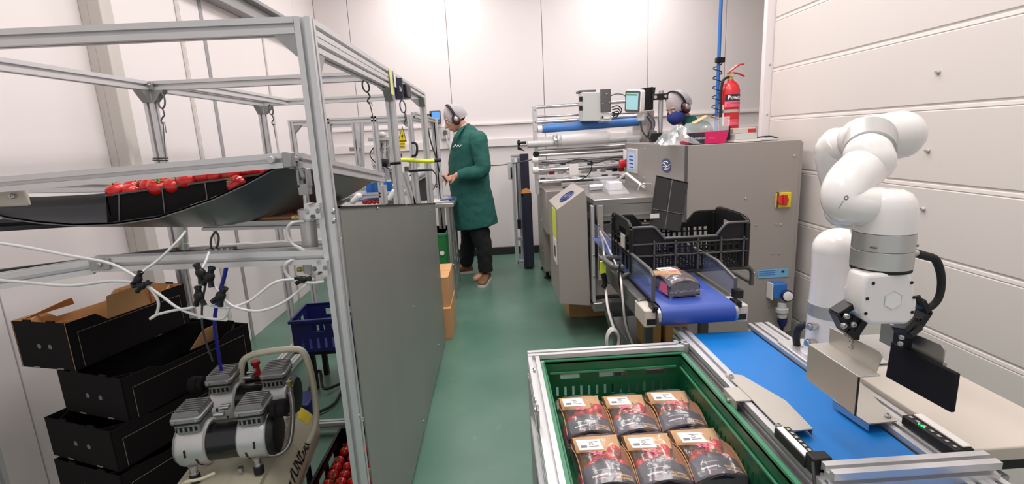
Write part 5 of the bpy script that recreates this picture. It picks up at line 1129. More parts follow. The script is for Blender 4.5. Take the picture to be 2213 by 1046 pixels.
MB().tube([eb+V(-.02,-.01,.42), eb+V(-.06,-.03,.40), eb+V(-.075,-.03,.33), eb+V(-.073,-.03,.2), eb+V(-.07,-.03,.06)], .009, 8, 4).build('hose', 'rubber', E1)
MB().lathe(eb+V(.0,-.024,.43), (0,-1,0), [(0,.012),(.008,.012)], 14).build('gauge', 'silver', E1)
def punnet(t, L, Wd, H_2, sleeve_m, base_m='kraft', lid=False):
    pass
pk = thing('punnet', 'magenta and navy cardboard punnet with a torn clear lid on the grey cabinet', 'punnet', (1.30, 3.08, 1.303))
a, c = V(*(1.166, 3.020, 1.321)), V(*(1.387, 3.020, 1.319)); d_ = (c-a); z0 = 1.303
a.z = z0; c.z = z0
MB().prism([a+V(0,0,0), a+V(d_.x,0,0), a+V(d_.x+.018,0,.072), a+V(-.012,0,.066)], (0,.14,0)).build('tray', 'magenta', pk, smooth=0)
MB().prism([a+V(0,-.001,0), a+V(d_.x*.42,-.001,0), a+V(d_.x*.42,-.001,.068), a+V(-.012,-.001,.066)], (0,-.002,0)).build('navy_panel', 'navy', pk, smooth=0)
text(pk, 'lettering', 'Tomatoes', .022, a+V(d_.x*.24,-.004,.036), (1,0,0), (0,0,1), 'paper'); text(pk, 'lettering', 'Vine', .020, a+V(d_.x*.62,-.004,.034), (1,0,0), (0,0,1), 'pink')
MB().prism([a+V(-.02,.01,.068), a+V(d_.x+.02,.01,.074), a+V(d_.x+.05,.06,.155), a+V(.04,.06,.125)], (0,.10,.0)).build('torn_lid', 'film_bag', pk, smooth=0)
MB().sheet([[a+V(.05,.05,.12), a+V(.13,.04,.165), a+V(.20,.05,.150)], [a+V(.06,.12,.13), a+V(.14,.12,.17), a+V(.22,.12,.155)]], .002).build('card_flap', 'kraft_inner', pk)
MB().ball(a+V(.12,.03,.09), (.035,.03,.022)).build('crumpled_film', 'film_bag', pk)
bg = MB(); random.seed(3)
n_ = 13; g = []
for i in range(n_):
    row = []
    for j in range(n_):
        x, y = (i/(n_-1)-.5), (j/(n_-1)-.5); h = max(0, .095*(1-(x*x+y*y)*3.2))*(.65+.7*random.random())
        row.append(V(*(1.112, 3.080, 1.332))*1.0+V(x*.24+random.uniform(-.008,.008), y*.2+random.uniform(-.008,.008), h-.00))
    g.append(row)
z_ = V(*(1.112, 3.080, 1.332)).z
for r in g:
    for p in r: p.z += 1.306-z_
tag(bg.sheet(g, .0015).build('plastic_bag', 'film_bag', smooth=20), 'crumpled clear plastic bag left of the magenta punnet', 'bag')
cb = thing('white_carton', 'stack of small white cartons and papers on the right end of the grey cabinet', 'box', (1.55, 3.08, 1.303))
MB().box(1.44, 1.60, 3.02, 3.20, 1.304, 1.316).build('paper_pad', 'paper', cb); MB().box(1.465, 1.60, 3.06, 3.20, 1.317, 1.352).build('carton', 'light_grey', cb, bevel=.002)
MB().box(1.47, 1.61, 3.10, 3.22, 1.353, 1.385).build('carton', 'cream', cb, bevel=.002); MB().cbox((1.585, 3.098, 1.368), (.05,.002,.022)).build('red_label', 'red', cb)
tag(MB().box(1.425, 1.452, 3.10, 3.2, 1.317, 1.40).build('black_case', 'black', bevel=.002), 'small black case between the extinguisher and the white cartons', 'case')
tag(MB().rbox((1.665, 3.10, 1.309), (.14,.10,.010), .02).build('tape_dispenser', 'light_grey'), 'flat pale plastic plate at the right end of the cabinet top', 'plate')
hose([(1.61,3.13,1.32),(1.66,3.14,1.325),(1.72,3.13,1.326),(1.735,3.08,1.315)], .004, 'rubber', 'thin black cable lying over the pale plate on the cabinet', 'cable')
# ---- blue air pipe with its coiled hose
ap = thing('air_pipe', 'blue compressed-air pipe dropping from the ceiling behind the extinguisher', 'pipe', (1.84, 4.19, 1.3))
MB().cyl((1.850,4.19,3.4), (1.842,4.19,1.2), .014, n=14).build('pipe', 'blue_mid', ap)
MB().cbox((1.846,4.17,1.919), (.07,.04,.04)).build('pipe_clamp', 'black', ap, bevel=.005)
z0, z1 = 1.891, 1.488
pts = [(1.826+.034*math.cos(2*PI*t*6.2), 4.165+.03*math.sin(2*PI*t*6.2), z0+(z1-z0-.06)*t) for t in [i/100 for i in range(101)]]
tag(MB().tube(pts, .0045, 6, 1).build('coiled_hose', 'navy', smooth=80), 'dark blue coiled air hose spiralling round the blue pipe', 'hose')

# ================================================================ LEAFLET ROLL, SLIM FRAME, BOX AND BENCH AROUND THE MACHINE
rr = thing('card_sleeve_stack', 'tall dark blue card column with an orange tab, on the floor by the machine', 'card', (.35, 5.27, 0))
MB().box(.29, .37, 5.22, 5.30, .02, .82).build('column', 'navy', rr, bevel=.004); MB().box(.255, .29, 5.225, 5.295, .02, .82).build('plum_side', 'red_dark', rr, bevel=.003) if False else MB().box(.262, .291, 5.225, 5.295, .02, .82).build('plum_side', 'navy', rr, bevel=.003)
MB().box(.27, .36, 5.30, 5.38, .0, 1.22).build('tall_card', 'navy', rr, bevel=.003)
MB().lathe((.315, 5.235, .82), (0,-1,0), [(0,.05),(.01,.05)], 24).build('orange_tab', 'orange', rr)
sf_ = thing('slim_frame', 'slim pale aluminium stand against the back wall left of the wrapping machine', 'frame', (.22, 5.5, 0))
bm((.20,5.5,.0), (.20,5.5,1.17), 'post', parent=sf_, up=(0,1,0)); bm((.27,5.6,.0), (.27,5.6,1.18), 'post', parent=sf_, up=(0,1,0)); bm((.18,5.52,1.19), (.34,5.52,1.19), 'top_bar', parent=sf_); bm((.20,5.52,.28), (.29,5.52,.28), 'cross_bar', parent=sf_); bm((.20,5.50,.02), (.31,5.50,.02), 'foot_bar', parent=sf_)
MB().box(.145, .185, 5.47, 5.55, .95, 1.14).build('control_box', 'light_grey', sf_, bevel=.004); MB().box(.172, .188, 5.46, 5.475, .96, 1.08).build('dark_slot', 'black', sf_)
MB().cyl((.24,5.5,.45), (.24,5.5,1.12), .012, n=8).build('rod', 'chrome', sf_); MB().box(.22,.26,5.48,5.54,.40,.50).build('slider', 'black', sf_)
MB().prism([(.26,5.5,1.26),(.34,5.5,1.24),(.26,5.5,1.31)], (0,.02,0)).build('black_wedge', 'black', sf_)
carton(.52, .80, 3.70, 4.10, 0, .17, 'plain brown cardboard box on the floor under the wrapping machine')
BN = thing('dark_bench', 'low dark steel bench under the end of the indigo belt conveyor', 'bench', (.75, 2.3, 0))
MB().box(.60, 1.02, 2.18, 2.62, .36, .40).build('top', 'grey_dark', BN, bevel=.004)
MB().obox((.50,2.36,.58), (.03,0,0), (0,.05,0), (.10,-.20,-.50)).build('sloping_leg', 'grey_dark', BN, bevel=.003)
for x, y in ((.62,2.58),(1.0,2.2),(1.0,2.58)): MB().box(x-.02, x+.02, y-.02, y+.02, 0, .36).build('leg', 'grey_dark', BN)
MB().box(.53,.62,2.34,2.40,.54,.58).build('bracket', 'grey_dark', BN)
MB().lathe((.56,2.42,.0), (0,0,1), [(0,.03),(.02,.03),(.03,.012),(.12,.012)], 12).build('foot', 'rubber', BN)
MB().box(.60,1.0,2.15,2.18,.05,.36).build('front_plate', 'grey_dark', BN)
for k, (x0, x1) in enumerate(((.655,.745), (.765,.875))):
    tag(MB().box(x0, x1, 2.22, 2.32, .401, .50).build('wooden_block', 'wood', bevel=.004), '%s golden wooden block under the indigo belt conveyor' % ('left', 'right')[k], 'block', None)
cc_ = V(*(0.463, 2.000, 0.528))
co_ = MB()
for k in range(9):
    r0 = .041+.0016*(k % 4); co_.tube([cc_+V(r0*math.cos(a)*.62+.002*math.sin(k), .006*(k-4)*.6, r0*1.25*math.sin(a)) for a in [2*PI*i/20+k for i in range(21)]], .0032, 6, 1)
tag(co_.build('cable_coil', 'white_cable', smooth=80), 'coil of white cable hanging below the dark bench corner', 'cable')
hose([(0.571, 2.750, 0.859), (0.556, 2.600, 0.812), (0.499, 2.300, 0.722), (0.464, 2.100, 0.653), (0.470, 2.020, 0.586), (0.479, 2.000, 0.558)], .006, 'white_cable', 'white cable dropping from the deck to the white coil', 'cable')
hose([(0.571, 2.750, 0.859), (0.554, 2.500, 0.834), (0.492, 2.000, 0.827), (0.480, 1.900, 0.759), (0.493, 1.900, 0.641), (0.540, 1.950, 0.513)], .0045, 'white_cable', 'second pale cable passing the black crate handle', 'cable')
hose([(0.484, 1.950, 0.879), (0.478, 1.950, 0.822), (0.491, 1.950, 0.742), (0.513, 1.980, 0.630), (0.546, 2.000, 0.495)], .0045, 'rubber', 'black cable hanging beside the pale cables', 'cable')
hose([(0.584, 2.800, 0.854), (0.596, 2.600, 0.835), (0.594, 2.350, 0.823)], .009, 'grey_dark', 'dark rubber edge running from the deck to the crate corner', 'edge_strip')

# ================================================================ INDIGO TAKE-AWAY CONVEYOR
TC = thing('belt_conveyor', 'indigo belt conveyor coming out of the wrapping machine under the black crate', 'conveyor', (.68, 2.2, 0))
x0, x1, zb, yr = .548, .805, .800, 1.655
g = []
prof = [(2.86, zb)] + [(2.86-(2.86-yr)*k/6, zb) for k in range(1, 7)] + [(yr-.036*math.sin(a), zb-.036+.036*math.cos(a)) for a in [PI*k/10 for k in range(1, 11)]] + [(yr+.3, zb-.072), (2.6, zb-.072)]
MB().sheet([[(x, y, z) for y, z in prof] for x in (x0, x1)], .003).build('belt', 'indigo_belt', TC, smooth=50)
MB().cyl((x0-.012, yr, zb-.038), (x1+.012, yr, zb-.038), .031, n=24).build('roller', 'chrome', TC)
for s_ in (-1, 1):
    x = x0-.012 if s_ < 0 else x1+.012
    e = MB().rbox((x+s_*.022, yr+.055, zb-.045), (.042, .13, .062), .008, (1,0,0), (0,1,0)).build('end_block', 'cream', TC)
    MB().cbox((x+s_*.020, yr-.008, zb-.055), (.03,.012,.02)).build('tension_screw', 'black', e); MB().cbox((x+s_*.006, yr+.01, zb-.01), (.02,.05,.02)).build('clip', 'black', e)
MB().box(.498, .535, 1.75, 2.45, .715, .795).build('side_rail', 'grey_dark', TC, bevel=.008); MB().box(.497, .503, 1.74, 2.45, .791, .798).build('rail_edge', 'chrome', TC)
MB().box(.818, .850, 1.75, 2.86, .705, .790).build('side_rail', 'grey_dark', TC, bevel=.006); MB().box(.55, .80, 1.75, 2.7, .745, .790).build('bed', 'grey_dark', TC)
# dark tube guard with tinted side plates, carrying the crate
for x in (.54, .842):
    MB().prism([(x, 1.70, .80), (x, 2.75, .80), (x, 2.75, .885 if x > .7 else .90), (x, 1.88 if x > .7 else 1.72, .885 if x > .7 else .90), (x, 1.72, .860 if x > .7 else .90)], (.004,0,0)).build('side_screen', 'acrylic', TC, smooth=0)
MB().tube([(.842,1.71,.80), (.842,1.71,.862), (.842,1.86,.892), (.842,2.4,.895)], .007, 8, 1).build('guard_tube', 'grey_dark', TC)
MB().tube([(.542,1.705,.80), (.542,1.705,.895), (.542,1.74,.906), (.542,2.4,.908)], .007, 8, 1).build('guard_tube', 'grey_dark', TC)
MB().cbox((.845, 1.70, .812), (.03,.03,.03)).build('tube_clamp', 'black', TC)
for x, y in ((.70, 2.7), (.83, 2.7), (.60, 1.95), (.83, 1.95)): MB().box(x-.016, x+.016, y-.016, y+.016, 0, .71).build('leg', 'grey_dark', TC)
MB().tube([(0.556, 2.200, 0.838), (0.487, 2.200, 0.842), (0.465, 2.150, 0.847), (0.457, 2.000, 0.864), (0.468, 1.980, 0.857), (0.502, 1.980, 0.857)], .013, 12, 4).build('bar_handle', 'grey_dark', TC)
MB().cbox((0.467, 2.200, 0.800), (.025,.01,.055), (1,0,0), (0,1,0)).build('tag', 'yellow_lime', TC); MB().tube([(0.467, 2.200, 0.774), (0.477, 2.200, 0.729), (0.468, 2.200, 0.703)], .012, 8).build('knob_arm', 'black', TC)
SD = thing('crate_stand', 'dark bent-tube stand holding the black crate above the indigo belt', 'stand', (.78, 2.1, 0))
for y in (2.02, 2.27):
    MB().tube([(.515,y,.70), (.515,y,.79), (.53,y,.812), (.60,y,.815), (1.0,y,.815), (1.045,y,.812), (1.062,y,.79), (1.062,y,.735)], .0095, 10, 4).build('bent_tube', 'grey_dark', SD, smooth=80)
MB().cyl((1.062,2.02,.745), (1.062,2.27,.745), .008, n=10).build('cross_tube', 'grey_dark', SD); 

# ---- black mesh crate
CR = thing('mesh_crate', 'black plastic mesh crate on the bent-tube stand above the indigo belt', 'crate', (.545, 2.00, .826))
L, Wd, H = .478, .315, .188
def long_wall(y, n):
    w = MB(); o, u = (0, y, 0), (1, 0, 0); c0, c1 = .085, L-.085
    B = [(0, .012, 0, L, []), (.012, .062, 0, L, slots(.10, .17, 5)+slots(.185, .265, 6)+slots(.28, .36, 6)+slots(.375, .45, 6)), (.062, .075, 0, L, []),
         (.075, .095, 0, L, slots(.10, .45, 14, .6)), (.095, .101, 0, L, []), (.101, .120, 0, L, slots(.10, L-.03, 14, .6)), (.120, .138, 0, L, [])]
    banded_wall(w, o, u, n, B, .004)
    for s0, s1 in ((0, c0), (L-c0, L)): banded_wall(w, o, u, n, [(.138, H, s0, s1, [])], .004)
    # sloping shoulders
    for xa, xb in ((c0, c0+.05), (L-c0, L-c0-.05)): w.prism([(xa, y, .138), (xb, y, .138), (xa, y, H)], (0, n[1]*.004, 0))
    w.build('mesh_side', 'black', CR, local=True, smooth=0)
    r = MB(); yy = y-n[1]*.006
    r.tube([(0,yy,H), (c0-.01,yy,H), (c0+.012,yy,H-.008), (c0+.045,yy,.142), (c0+.06,yy,.138), (L-c0-.06,yy,.138), (L-c0-.045,yy,.142), (L-c0-.012,yy,H-.008), (L-c0+.01,yy,H), (L,yy,H)], .0055, 8, 3)
    for z in (.068, .118): r.cbox((L/2, yy, z), (L, .012, .004))
    for x in (.09, .178, .272, .368, .462): r.cbox((x, yy, .066), (.006, .012, .128))
    r.build('rim', 'grey_dark' if n[1] > 0 else 'black', CR, local=True, smooth=60)
long_wall(0, (0,1,0)); long_wall(Wd, (0,-1,0))
for x, s_ in ((0, 1), (L, -1)):
    w = MB(); n = (s_, 0, 0)
    hh = H+.022
    banded_wall(w, (x, 0, 0), (0, 1, 0), n, [(0, .06, 0, Wd, slots(.12, .2, 4, .3) if s_ < 0 else []), (.06, .12, 0, Wd, slots(.03, .09, 3, .5) if s_ < 0 else []), (.12, .135, 0, Wd, []), (.135, .165, 0, Wd, [(.10, .215)]), (.165, H, 0, Wd, [])], .004)
    w.prism([(x, 0, H), (x, Wd, H), (x, Wd-.05, hh), (x, .05, hh)], (s_*.004, 0, 0)); w.build('end_wall', 'black', CR, local=True, smooth=0)
    r = MB(); xx = x-s_*.006
    r.tube([(xx,0,H), (xx,.05,hh), (xx,Wd-.05,hh), (xx,Wd,H)], .0055, 8, 3)
    for z in (.068, .118): r.cbox((xx, Wd/2, z), (.012, Wd, .004))
    for y in (.05, .11, .205, .265): r.cbox((xx, y, .066), (.012, .006, .128))
    r.build('rim', 'black', CR, local=True)
    for y in (0, Wd): MB().rbox((x, y, H/2-.002), (.022, .022, H-.004), .008).build('corner_post', 'black', CR, local=True)
fl = MB()
for k in range(13): fl.box(.01+.036*k, .022+.036*k, .004, Wd-.004, 0, .006)
for k in range(9): fl.box(.004, L-.004, .012+.034*k, .022+.034*k, 0, .005)
fl.build('mesh_floor', 'black', CR, local=True, smooth=0)['kind'] = 'stuff'
MB().cbox((0.532, 2.095, 0.942), (.004,.06,.055), (1,0,0), (0,1,0)).build('paper_tag', 'cream', CR)
ft = thing('plastic_sheet', 'flat dark translucent plastic sheet standing upright in the black mesh crate', 'sheet', (0.786, 2.260, 1.003))
a, b_2, c_, d_3 = V(*(0.692, 2.240, 0.968)), V(*(0.832, 2.240, 0.939)), V(*(0.902, 2.340, 1.149)), V(*(0.754, 2.340, 1.189))
MB().prism([a, b_2, c_, d_3], (0, .006, .002)).build('sheet', 'black_gloss', ft, smooth=0)
for p, q in ((a.lerp(b_2,.5), d_3.lerp(c_,.5)), (a.lerp(d_3,.35), b_2.lerp(c_,.35))): MB().cyl(p+V(0,-.002,0), q+V(0,-.002,0), .0022, n=6).build('moulded_rib', 'grey_dark', ft)
e = MB()
for p, q in ((a,b_2),(b_2,c_),(c_,d_3),(d_3,a)): e.cyl(p+V(0,-.001,0), q+V(0,-.001,0), .003, n=6)
e.build('edge', 'black', ft); MB().cbox(a+V(.02,-.01,.05), (.04,.004,.02)).build('white_tab', 'paper', ft)

# ================================================================ TOMATO PACKS
random.seed(21)
def pack(x, y, z, label, rz=0.0, dark=False, L=.198, Wd=.128, group=None, front='navy'):
    """film-wrapped punnet: long axis along y, printed sleeve at the near end; origin at the near-left bottom corner"""
    t = thing('tomato_pack', label, 'pack', (x, y, z), rz=rz, group=group); h = .062
    # flared kraft tray: outline wider at the top, its side walls curving up
    ins = .012
    for s_, xx in ((1, 0.0), (-1, Wd)):
        n = 8; g = []
        for k in range(n+1):
            yy = .004+(L-.008)*k/n; top = h*(.62+.38*math.sin(PI*min(1, k/n*1.15)))
            g.append([(xx+s_*ins, yy, .001), (xx+s_*ins*.4, yy, top*.6), (xx-s_*.001, yy, top)])
        MB().sheet(g, .0016*s_).build('tray_side', 'kraft' if not dark else 'navy', t, local=True, smooth=60)
    MB().prism([(ins, L-.006, .001), (Wd-ins, L-.006, .001), (Wd, L, h*.86), (0, L, h*.86)], (0, .0016, 0)).build('tray_end', 'kraft', t, local=True, smooth=0)
    MB().prism([(ins, .008, .001), (Wd-ins, .008, .001), (Wd, 0, h*.66), (0, 0, h*.66)], (0, .0016, 0)).build('tray_end', 'navy', t, local=True, smooth=0)
    MB().box(ins, Wd-ins, .006, L-.006, 0, .002).build('tray_base', 'kraft', t, local=True)
    MB().sheet([[(.006, L-.052, h*.70), (Wd-.006, L-.052, h*.70)], [(.004, L-.004, h*.92), (Wd-.004, L-.004, h*.92)]], .0012).build('kraft_band', 'kraft_inner', t, local=True)
    # arched printed sleeve over the near third
    g = []
    for j in range(5):
        yy = .002+.062*j/4; row = []
        for i in range(13):
            u_ = i/12; zz = h*(.66+.10*j/4)+.020*math.sin(PI*u_)*(1-.25*j/4)
            y_edge = yy + (.018*math.sin(PI*u_) if j == 4 else 0)
            row.append(V(Wd*u_, y_edge, zz))
        g.append(row)
    sl_ = MB().sheet(g, -.0014).build('printed_sleeve', front, t, local=True, smooth=60)
    MB().prism([(0, -.0012, .004), (Wd, -.0012, .004), (Wd, -.0012, h*.66), (Wd*.5, -.0012, h*.66+.02), (0, -.0012, h*.66)], (0, .0012, 0)).build('sleeve_front', front, t, local=True, smooth=0)
    def sw(x0, y0, sc=1): 
        def f(px, py):
            u_ = (x0-px)/Wd; yy = y0-py; zz = h*(.66+.10*(yy/.062))+.020*math.sin(PI*u_)*(1-.25*yy/.062)
            return wmat(t) @ V(x0-px, yy, zz+.0016)
        return f
    text(t, 'sleeve_text', 'Tomatoes', .011, (0,0,0), (1,0,0), (0,1,0), 'paper', wrap=sw(Wd*.36, .030), bold=.0003)
    text(t, 'sleeve_text', 'Piccolo' if False else 'Sweet', .008, (0,0,0), (1,0,0), (0,1,0), 'pink', wrap=sw(Wd*.36, .019))
    text(t, 'sleeve_text', 'TOMATO', .0095, (0,0,0), (1,0,0), (0,1,0), 'gold_ink', wrap=sw(Wd*.78, .030), bold=.0005); text(t, 'sleeve_text', 'BEAUTIES', .0095, (0,0,0), (1,0,0), (0,1,0), 'gold_ink', wrap=sw(Wd*.78, .019), bold=.0005)
    MB().tube([wmat(t) @ p for p in (V(Wd*.22,.044,h*.74+.016), V(Wd*.40,.044,h*.74+.020), V(Wd*.55,.044,h*.74+.0205))], .0006, 5, 3).build('sleeve_line', 'paper', t)
    # film bag with creases and crimped ends
    g = []; nx, ny = 12, 16
    for j in range(ny+1):
        row = []
        for i in range(nx+1):
            u_, v_ = i/nx, j/ny; ed = min(1, 4*min(u_, 1-u_))*min(1, 5*min(v_, 1-v_))
            row.append(V(-.004+(Wd+.008)*u_, -.012+(L+.024)*v_, h*.72+.030*ed**.5+random.uniform(-.0022,.0022)*(1 if 0 < i < nx else 0)-(.034 if j in (0, ny) else 0)-(.030 if i in (0, nx) else 0)))
        g.append(row)
    fm = MB().sheet(g).build('film_wrap', 'film', t, local=True, smooth=25)
    for yy in (-.014, L+.006):
        MB().sheet([[(-.008+(Wd+.016)*i/14, yy+(.022 if k else 0)*(1 if yy > 0 else -1)*.6, h*.40+.004*((i % 2))+(.012 if k and i % 3 == 0 else 0)) for i in range(15)] for k in range(2)]).build('crimped_end', 'film', fm, local=True, smooth=0)
    # white weight label and butterfly-shaped print on the film
    o = V(.014, L*.55, h*.72+.0315); W0 = wmat(t)
    MB().prism([o+V(-.006,.0,.0), o+V(.056,-.004,.0), o+V(.052,.040,0), o+V(-.008,.044,0)], (0,0,.0008)).build('white_label', 'paper', t, local=True, smooth=0)
    MB().box(o.x, o.x+.016, o.y+.008, o.y+.018, o.z+.0009, o.z+.0014).box(o.x+.02, o.x+.046, o.y+.010, o.y+.012, o.z+.0009, o.z+.0014).box(o.x+.02, o.x+.046, o.y+.030, o.y+.032, o.z+.0009, o.z+.0014).build('label_print', 'print_grey', t, local=True)
    MB().tube([o+V(.028+.005*math.cos(a), .022+.005*math.sin(a), .0014) for a in [2*PI*i/10 for i in range(11)]], .0006, 4, 1).build('label_ring', 'print_grey', t, local=True)
    c = V(.050, L*.46, h*.72+.031); b_4 = MB()
    for s_ in (-1, 1):
        for k, (lx, ly) in enumerate(((.017, .007), (.014, -.005), (.010, .012))): b_4.prism([c, c+V(s_*lx*.5, ly*.5+.004, 0), c+V(s_*lx, ly, 0), c+V(s_*lx*.6, ly*.5-.003, 0)], (0,0,.0007))
    b_4.build('butterfly_print', 'pink', t, local=True, smooth=0)
    MB().tube([c+V(0,-.002,.001), c+V(.006,-.012,.001), c+V(-.002,-.022,.001)], .0008, 4, 3).build('print_flourish', 'pink', t, local=True)
    # printed pink flank of the film bag
    MB().prism([(-.002,.01,.006),(-.002,.09,.006),(-.002,.07,.045),(-.002,.02,.045)], (-.0006,0,0)).build('pink_flank', 'pink', t, local=True, smooth=0)
    return t
def fill(x, y, z, where, grp):
    for i, (dx, dy, dz) in enumerate(((.030,.086,.034), (.066,.082,.034), (.101,.088,.034), (.086,.118,.036), (.050,.112,.037), (.100,.146,.033))):
        tomato((x+dx+random.uniform(-.003,.003), y+dy+random.uniform(-.003,.003), z+dz+.003), 'red tomato inside the %s' % where, grp, .92)
z0 = .534
rows = ((1.236, ('left pack of the back row in the dark green crate', 'middle pack of the back row in the dark green crate', 'right pack of the back row in the dark green crate')),
        (1.024, ('left pack of the second row in the dark green crate', 'middle pack of the second row in the dark green crate', 'right pack of the second row in the dark green crate')))
for y, labs in rows:
    for i, lb in enumerate(labs):
        x = .158+.133*i+(.012 if y < 1.1 else .004); jz = (.006, .0, .003)[i]
        pack(x, y+(.0, .004, .008)[i], z0+jz, 'film-wrapped tomato pack, ' + lb, rz=(.02, -.01, -.03)[i]+(.03 if y < 1.1 and i == 2 else 0))
        fill(x, y, z0+jz, lb, 'tomatoes in the ' + lb)
pack(.605, 1.715, .803, 'film-wrapped tomato pack riding on the indigo belt', rz=.10, dark=True, L=.175, Wd=.115)
for i, (dx, dy) in enumerate(((.03,.085), (.06,.082), (.09,.09), (.045,.115), (.08,.12))): tomato((.598+dx, 1.715+dy+.01, .838), 'red tomato inside the pack on the indigo belt', 'tomatoes in the pack on the indigo belt', .75)

# ---- dark green crate
GC = thing('plastic_crate', 'big dark green plastic crate holding the film-wrapped tomato packs', 'crate', (.122, .86, .500))
L_, W2, HH = .64, .448, .190          # L_ along y, W2 along x
def gbands(Ln, n1): 
    hs = slots(.03, Ln-.03, n1, .30)
    return [(0, .02, 0, Ln, []), (.02, .055, 0, Ln, hs), (.055, .068, 0, Ln, []), (.068, .100, 0, Ln, hs), (.100, .125, 0, Ln, []), (.125, .152, 0, Ln, [(Ln*.12, Ln*.26), (Ln*.40, Ln*.60), (Ln*.74, Ln*.88)]), (.152, HH, 0, Ln, [])]
w = MB(); banded_wall(w, (0, L_, 0), (1,0,0), (0,-1,0), gbands(W2, 15), .004); w.build('end_wall', 'green_crate', GC, local=True, smooth=0)
w = MB(); banded_wall(w, (0, 0, 0), (1,0,0), (0,1,0), gbands(W2, 15), .004); w.build('end_wall', 'green_crate', GC, local=True, smooth=0)
for x, s_ in ((0, 1), (W2, -1)):
    w = MB(); hs = slots(.03, L_-.03, 24, .30); hs2 = slots(.05, L_-.05, 9, .35)
    banded_wall(w, (x, 0, 0), (0,1,0), (s_,0,0), [(0, .02, 0, L_, []), (.02, .055, 0, L_, hs), (.055, .068, 0, L_, []), (.068, .105, 0, L_, hs), (.105, .135, 0, L_, []), (.135, .150, 0, L_, hs2), (.150, HH, 0, L_, [])], .004); w.build('side_wall', 'green_crate', GC, local=True, smooth=0)
MB().box(0, W2, 0, L_, 0, .005).build('base', 'green_crate', GC, local=True)
r = MB(); r.box(-.014, W2+.014, L_-.004, L_+.014, HH-.012, HH).box(-.014, .004, 0, L_, HH-.012, HH).box(W2-.004, W2+.014, 0, L_, HH-.012, HH).box(-.014, W2+.014, -.014, .004, HH-.012, HH)
r.build('rim', 'green_rim', GC, local=True, bevel=.003)
MB().box(W2-.012, W2-.006, .02, L_-.02, .148, .153).box(.006, .012, .02, L_-.02, .148, .153).box(.02, W2-.02, L_-.012, L_-.006, .148, .153).build('inner_ledge', 'green_rim', GC, local=True)

# ---- aluminium table frame round the green crate
CF = thing('profile_table', 'pale aluminium profile frame holding the dark green crate', 'frame', (.32, 1.2, 0))
bm((.075, 1.53, .688), (.585, 1.53, .688), parent=CF, w=.04); bm((.092, .62, .688), (.092, 1.51, .688), parent=CF, w=.036); bm((.092, .62, .650), (.092, 1.51, .650), parent=CF, w=.036)
bm((.075, 1.53, .650), (.585, 1.53, .650), parent=CF, w=.036); bm((.30, .84, .478), (.30, 1.50, .478), parent=CF, w=.036); bm((.10, .95, .478), (.60, .95, .478), parent=CF, w=.036); bm((.11, 1.40, .478), (.60, 1.40, .478), parent=CF, w=.036)
for x, y in ((.092, 1.53), (.585, 1.545), (.092, .62)): bm((x, y, 0), (x, y, .708 if y > 1.54 else .63), 'leg', parent=CF, up=(0,1,0))
bm((.092, .64, .478), (.092, 1.51, .478), parent=CF, w=.036)
MB().cbox((0.073, 1.114, 0.724), (.006, .03, .06), (1,0,0), (0,1,0)).build('catch_plate', 'steel', CF, bevel=.002)
for p in ((0.073, 1.155, 0.750), (0.073, 1.190, 0.704), (0.073, 1.142, 0.838)): bolt(CF, p, (-1,0,0), .007, .006)
MB().lathe((0.116, 1.459, 0.708), (0,0,1), [(0,.006),(.001,.006)], 10).build('screw', 'steel', CF)

# ================================================================ BLUE BELT CONVEYOR
BV = thing('belt_conveyor', 'bright blue belt conveyor with aluminium side rails running towards the camera', 'conveyor', (.76, 1.1, 0))
by0, by1, bz = .50, 1.665, .693
bx0, bx1 = .655, .868
prof = [(by0, bz), (.9, bz), (1.3, bz), (by1-.03, bz)] + [(by1-.03+.03*math.sin(a), bz-.03+.03*math.cos(a)) for a in [PI*k/8 for k in range(1, 9)]] + [(by0, bz-.06)]
MB().sheet([[(x, y, z) for y, z in prof] for x in (bx1, bx0)], .003).build('belt', 'blue_belt', BV, smooth=50)
bm((.628, by0, .688), (.628, by1+.01, .688), 'side_rail', parent=BV, w=.044, h=.040); bm((.620, by0, .646), (.620, by1-.0, .646), 'side_rail', parent=BV, w=.030)
MB().box(.588, .600, by0, by1-.02, .600, .680).build('side_plate', 'grey_dark', BV, bevel=.002)
bm((.893, by0, .688), (.893, by1+.01, .688), 'side_rail', parent=BV); bm((.932, by0, .688), (.932, by1+.01, .688), 'side_rail', parent=BV)
MB().cyl((.60, by1-.04, .655), (.605, by1-.04, .655), .001).build('axle', 'steel', BV)
mtr = MB().rbox((.598, 1.58, .650), (.012, .07, .07), .02, (0,1,0), (0,0,1)).build('bearing_plate', 'light_grey', BV); MB().cyl((.592, 1.58, .65), (.584, 1.58, .65), .012, n=10).build('bearing_bolt', 'chrome', BV)
bm((.615, .846, .722), (.945, .846, .722), 'cross_bar', parent=BV, w=.040, h=.040); bm((.615, .853, .700), (.945, .853, .700), 'cross_bar', parent=BV, w=.02) if False else None
for x in (.625, .94): bm((x, .865, .718), (x, .89, .718), 'bar_end', parent=BV, w=.018)
for x, y in ((.610, 1.60), (.93, 1.60), (.610, .56), (.93, .56)): bm((x, y, 0), (x, y, .63), 'leg', parent=BV, up=(0,1,0))
bm((.63, 1.60, .2), (.91, 1.60, .2), 'stretcher', parent=BV)
for p in ((0.707, 1.004, 0.710),): pass
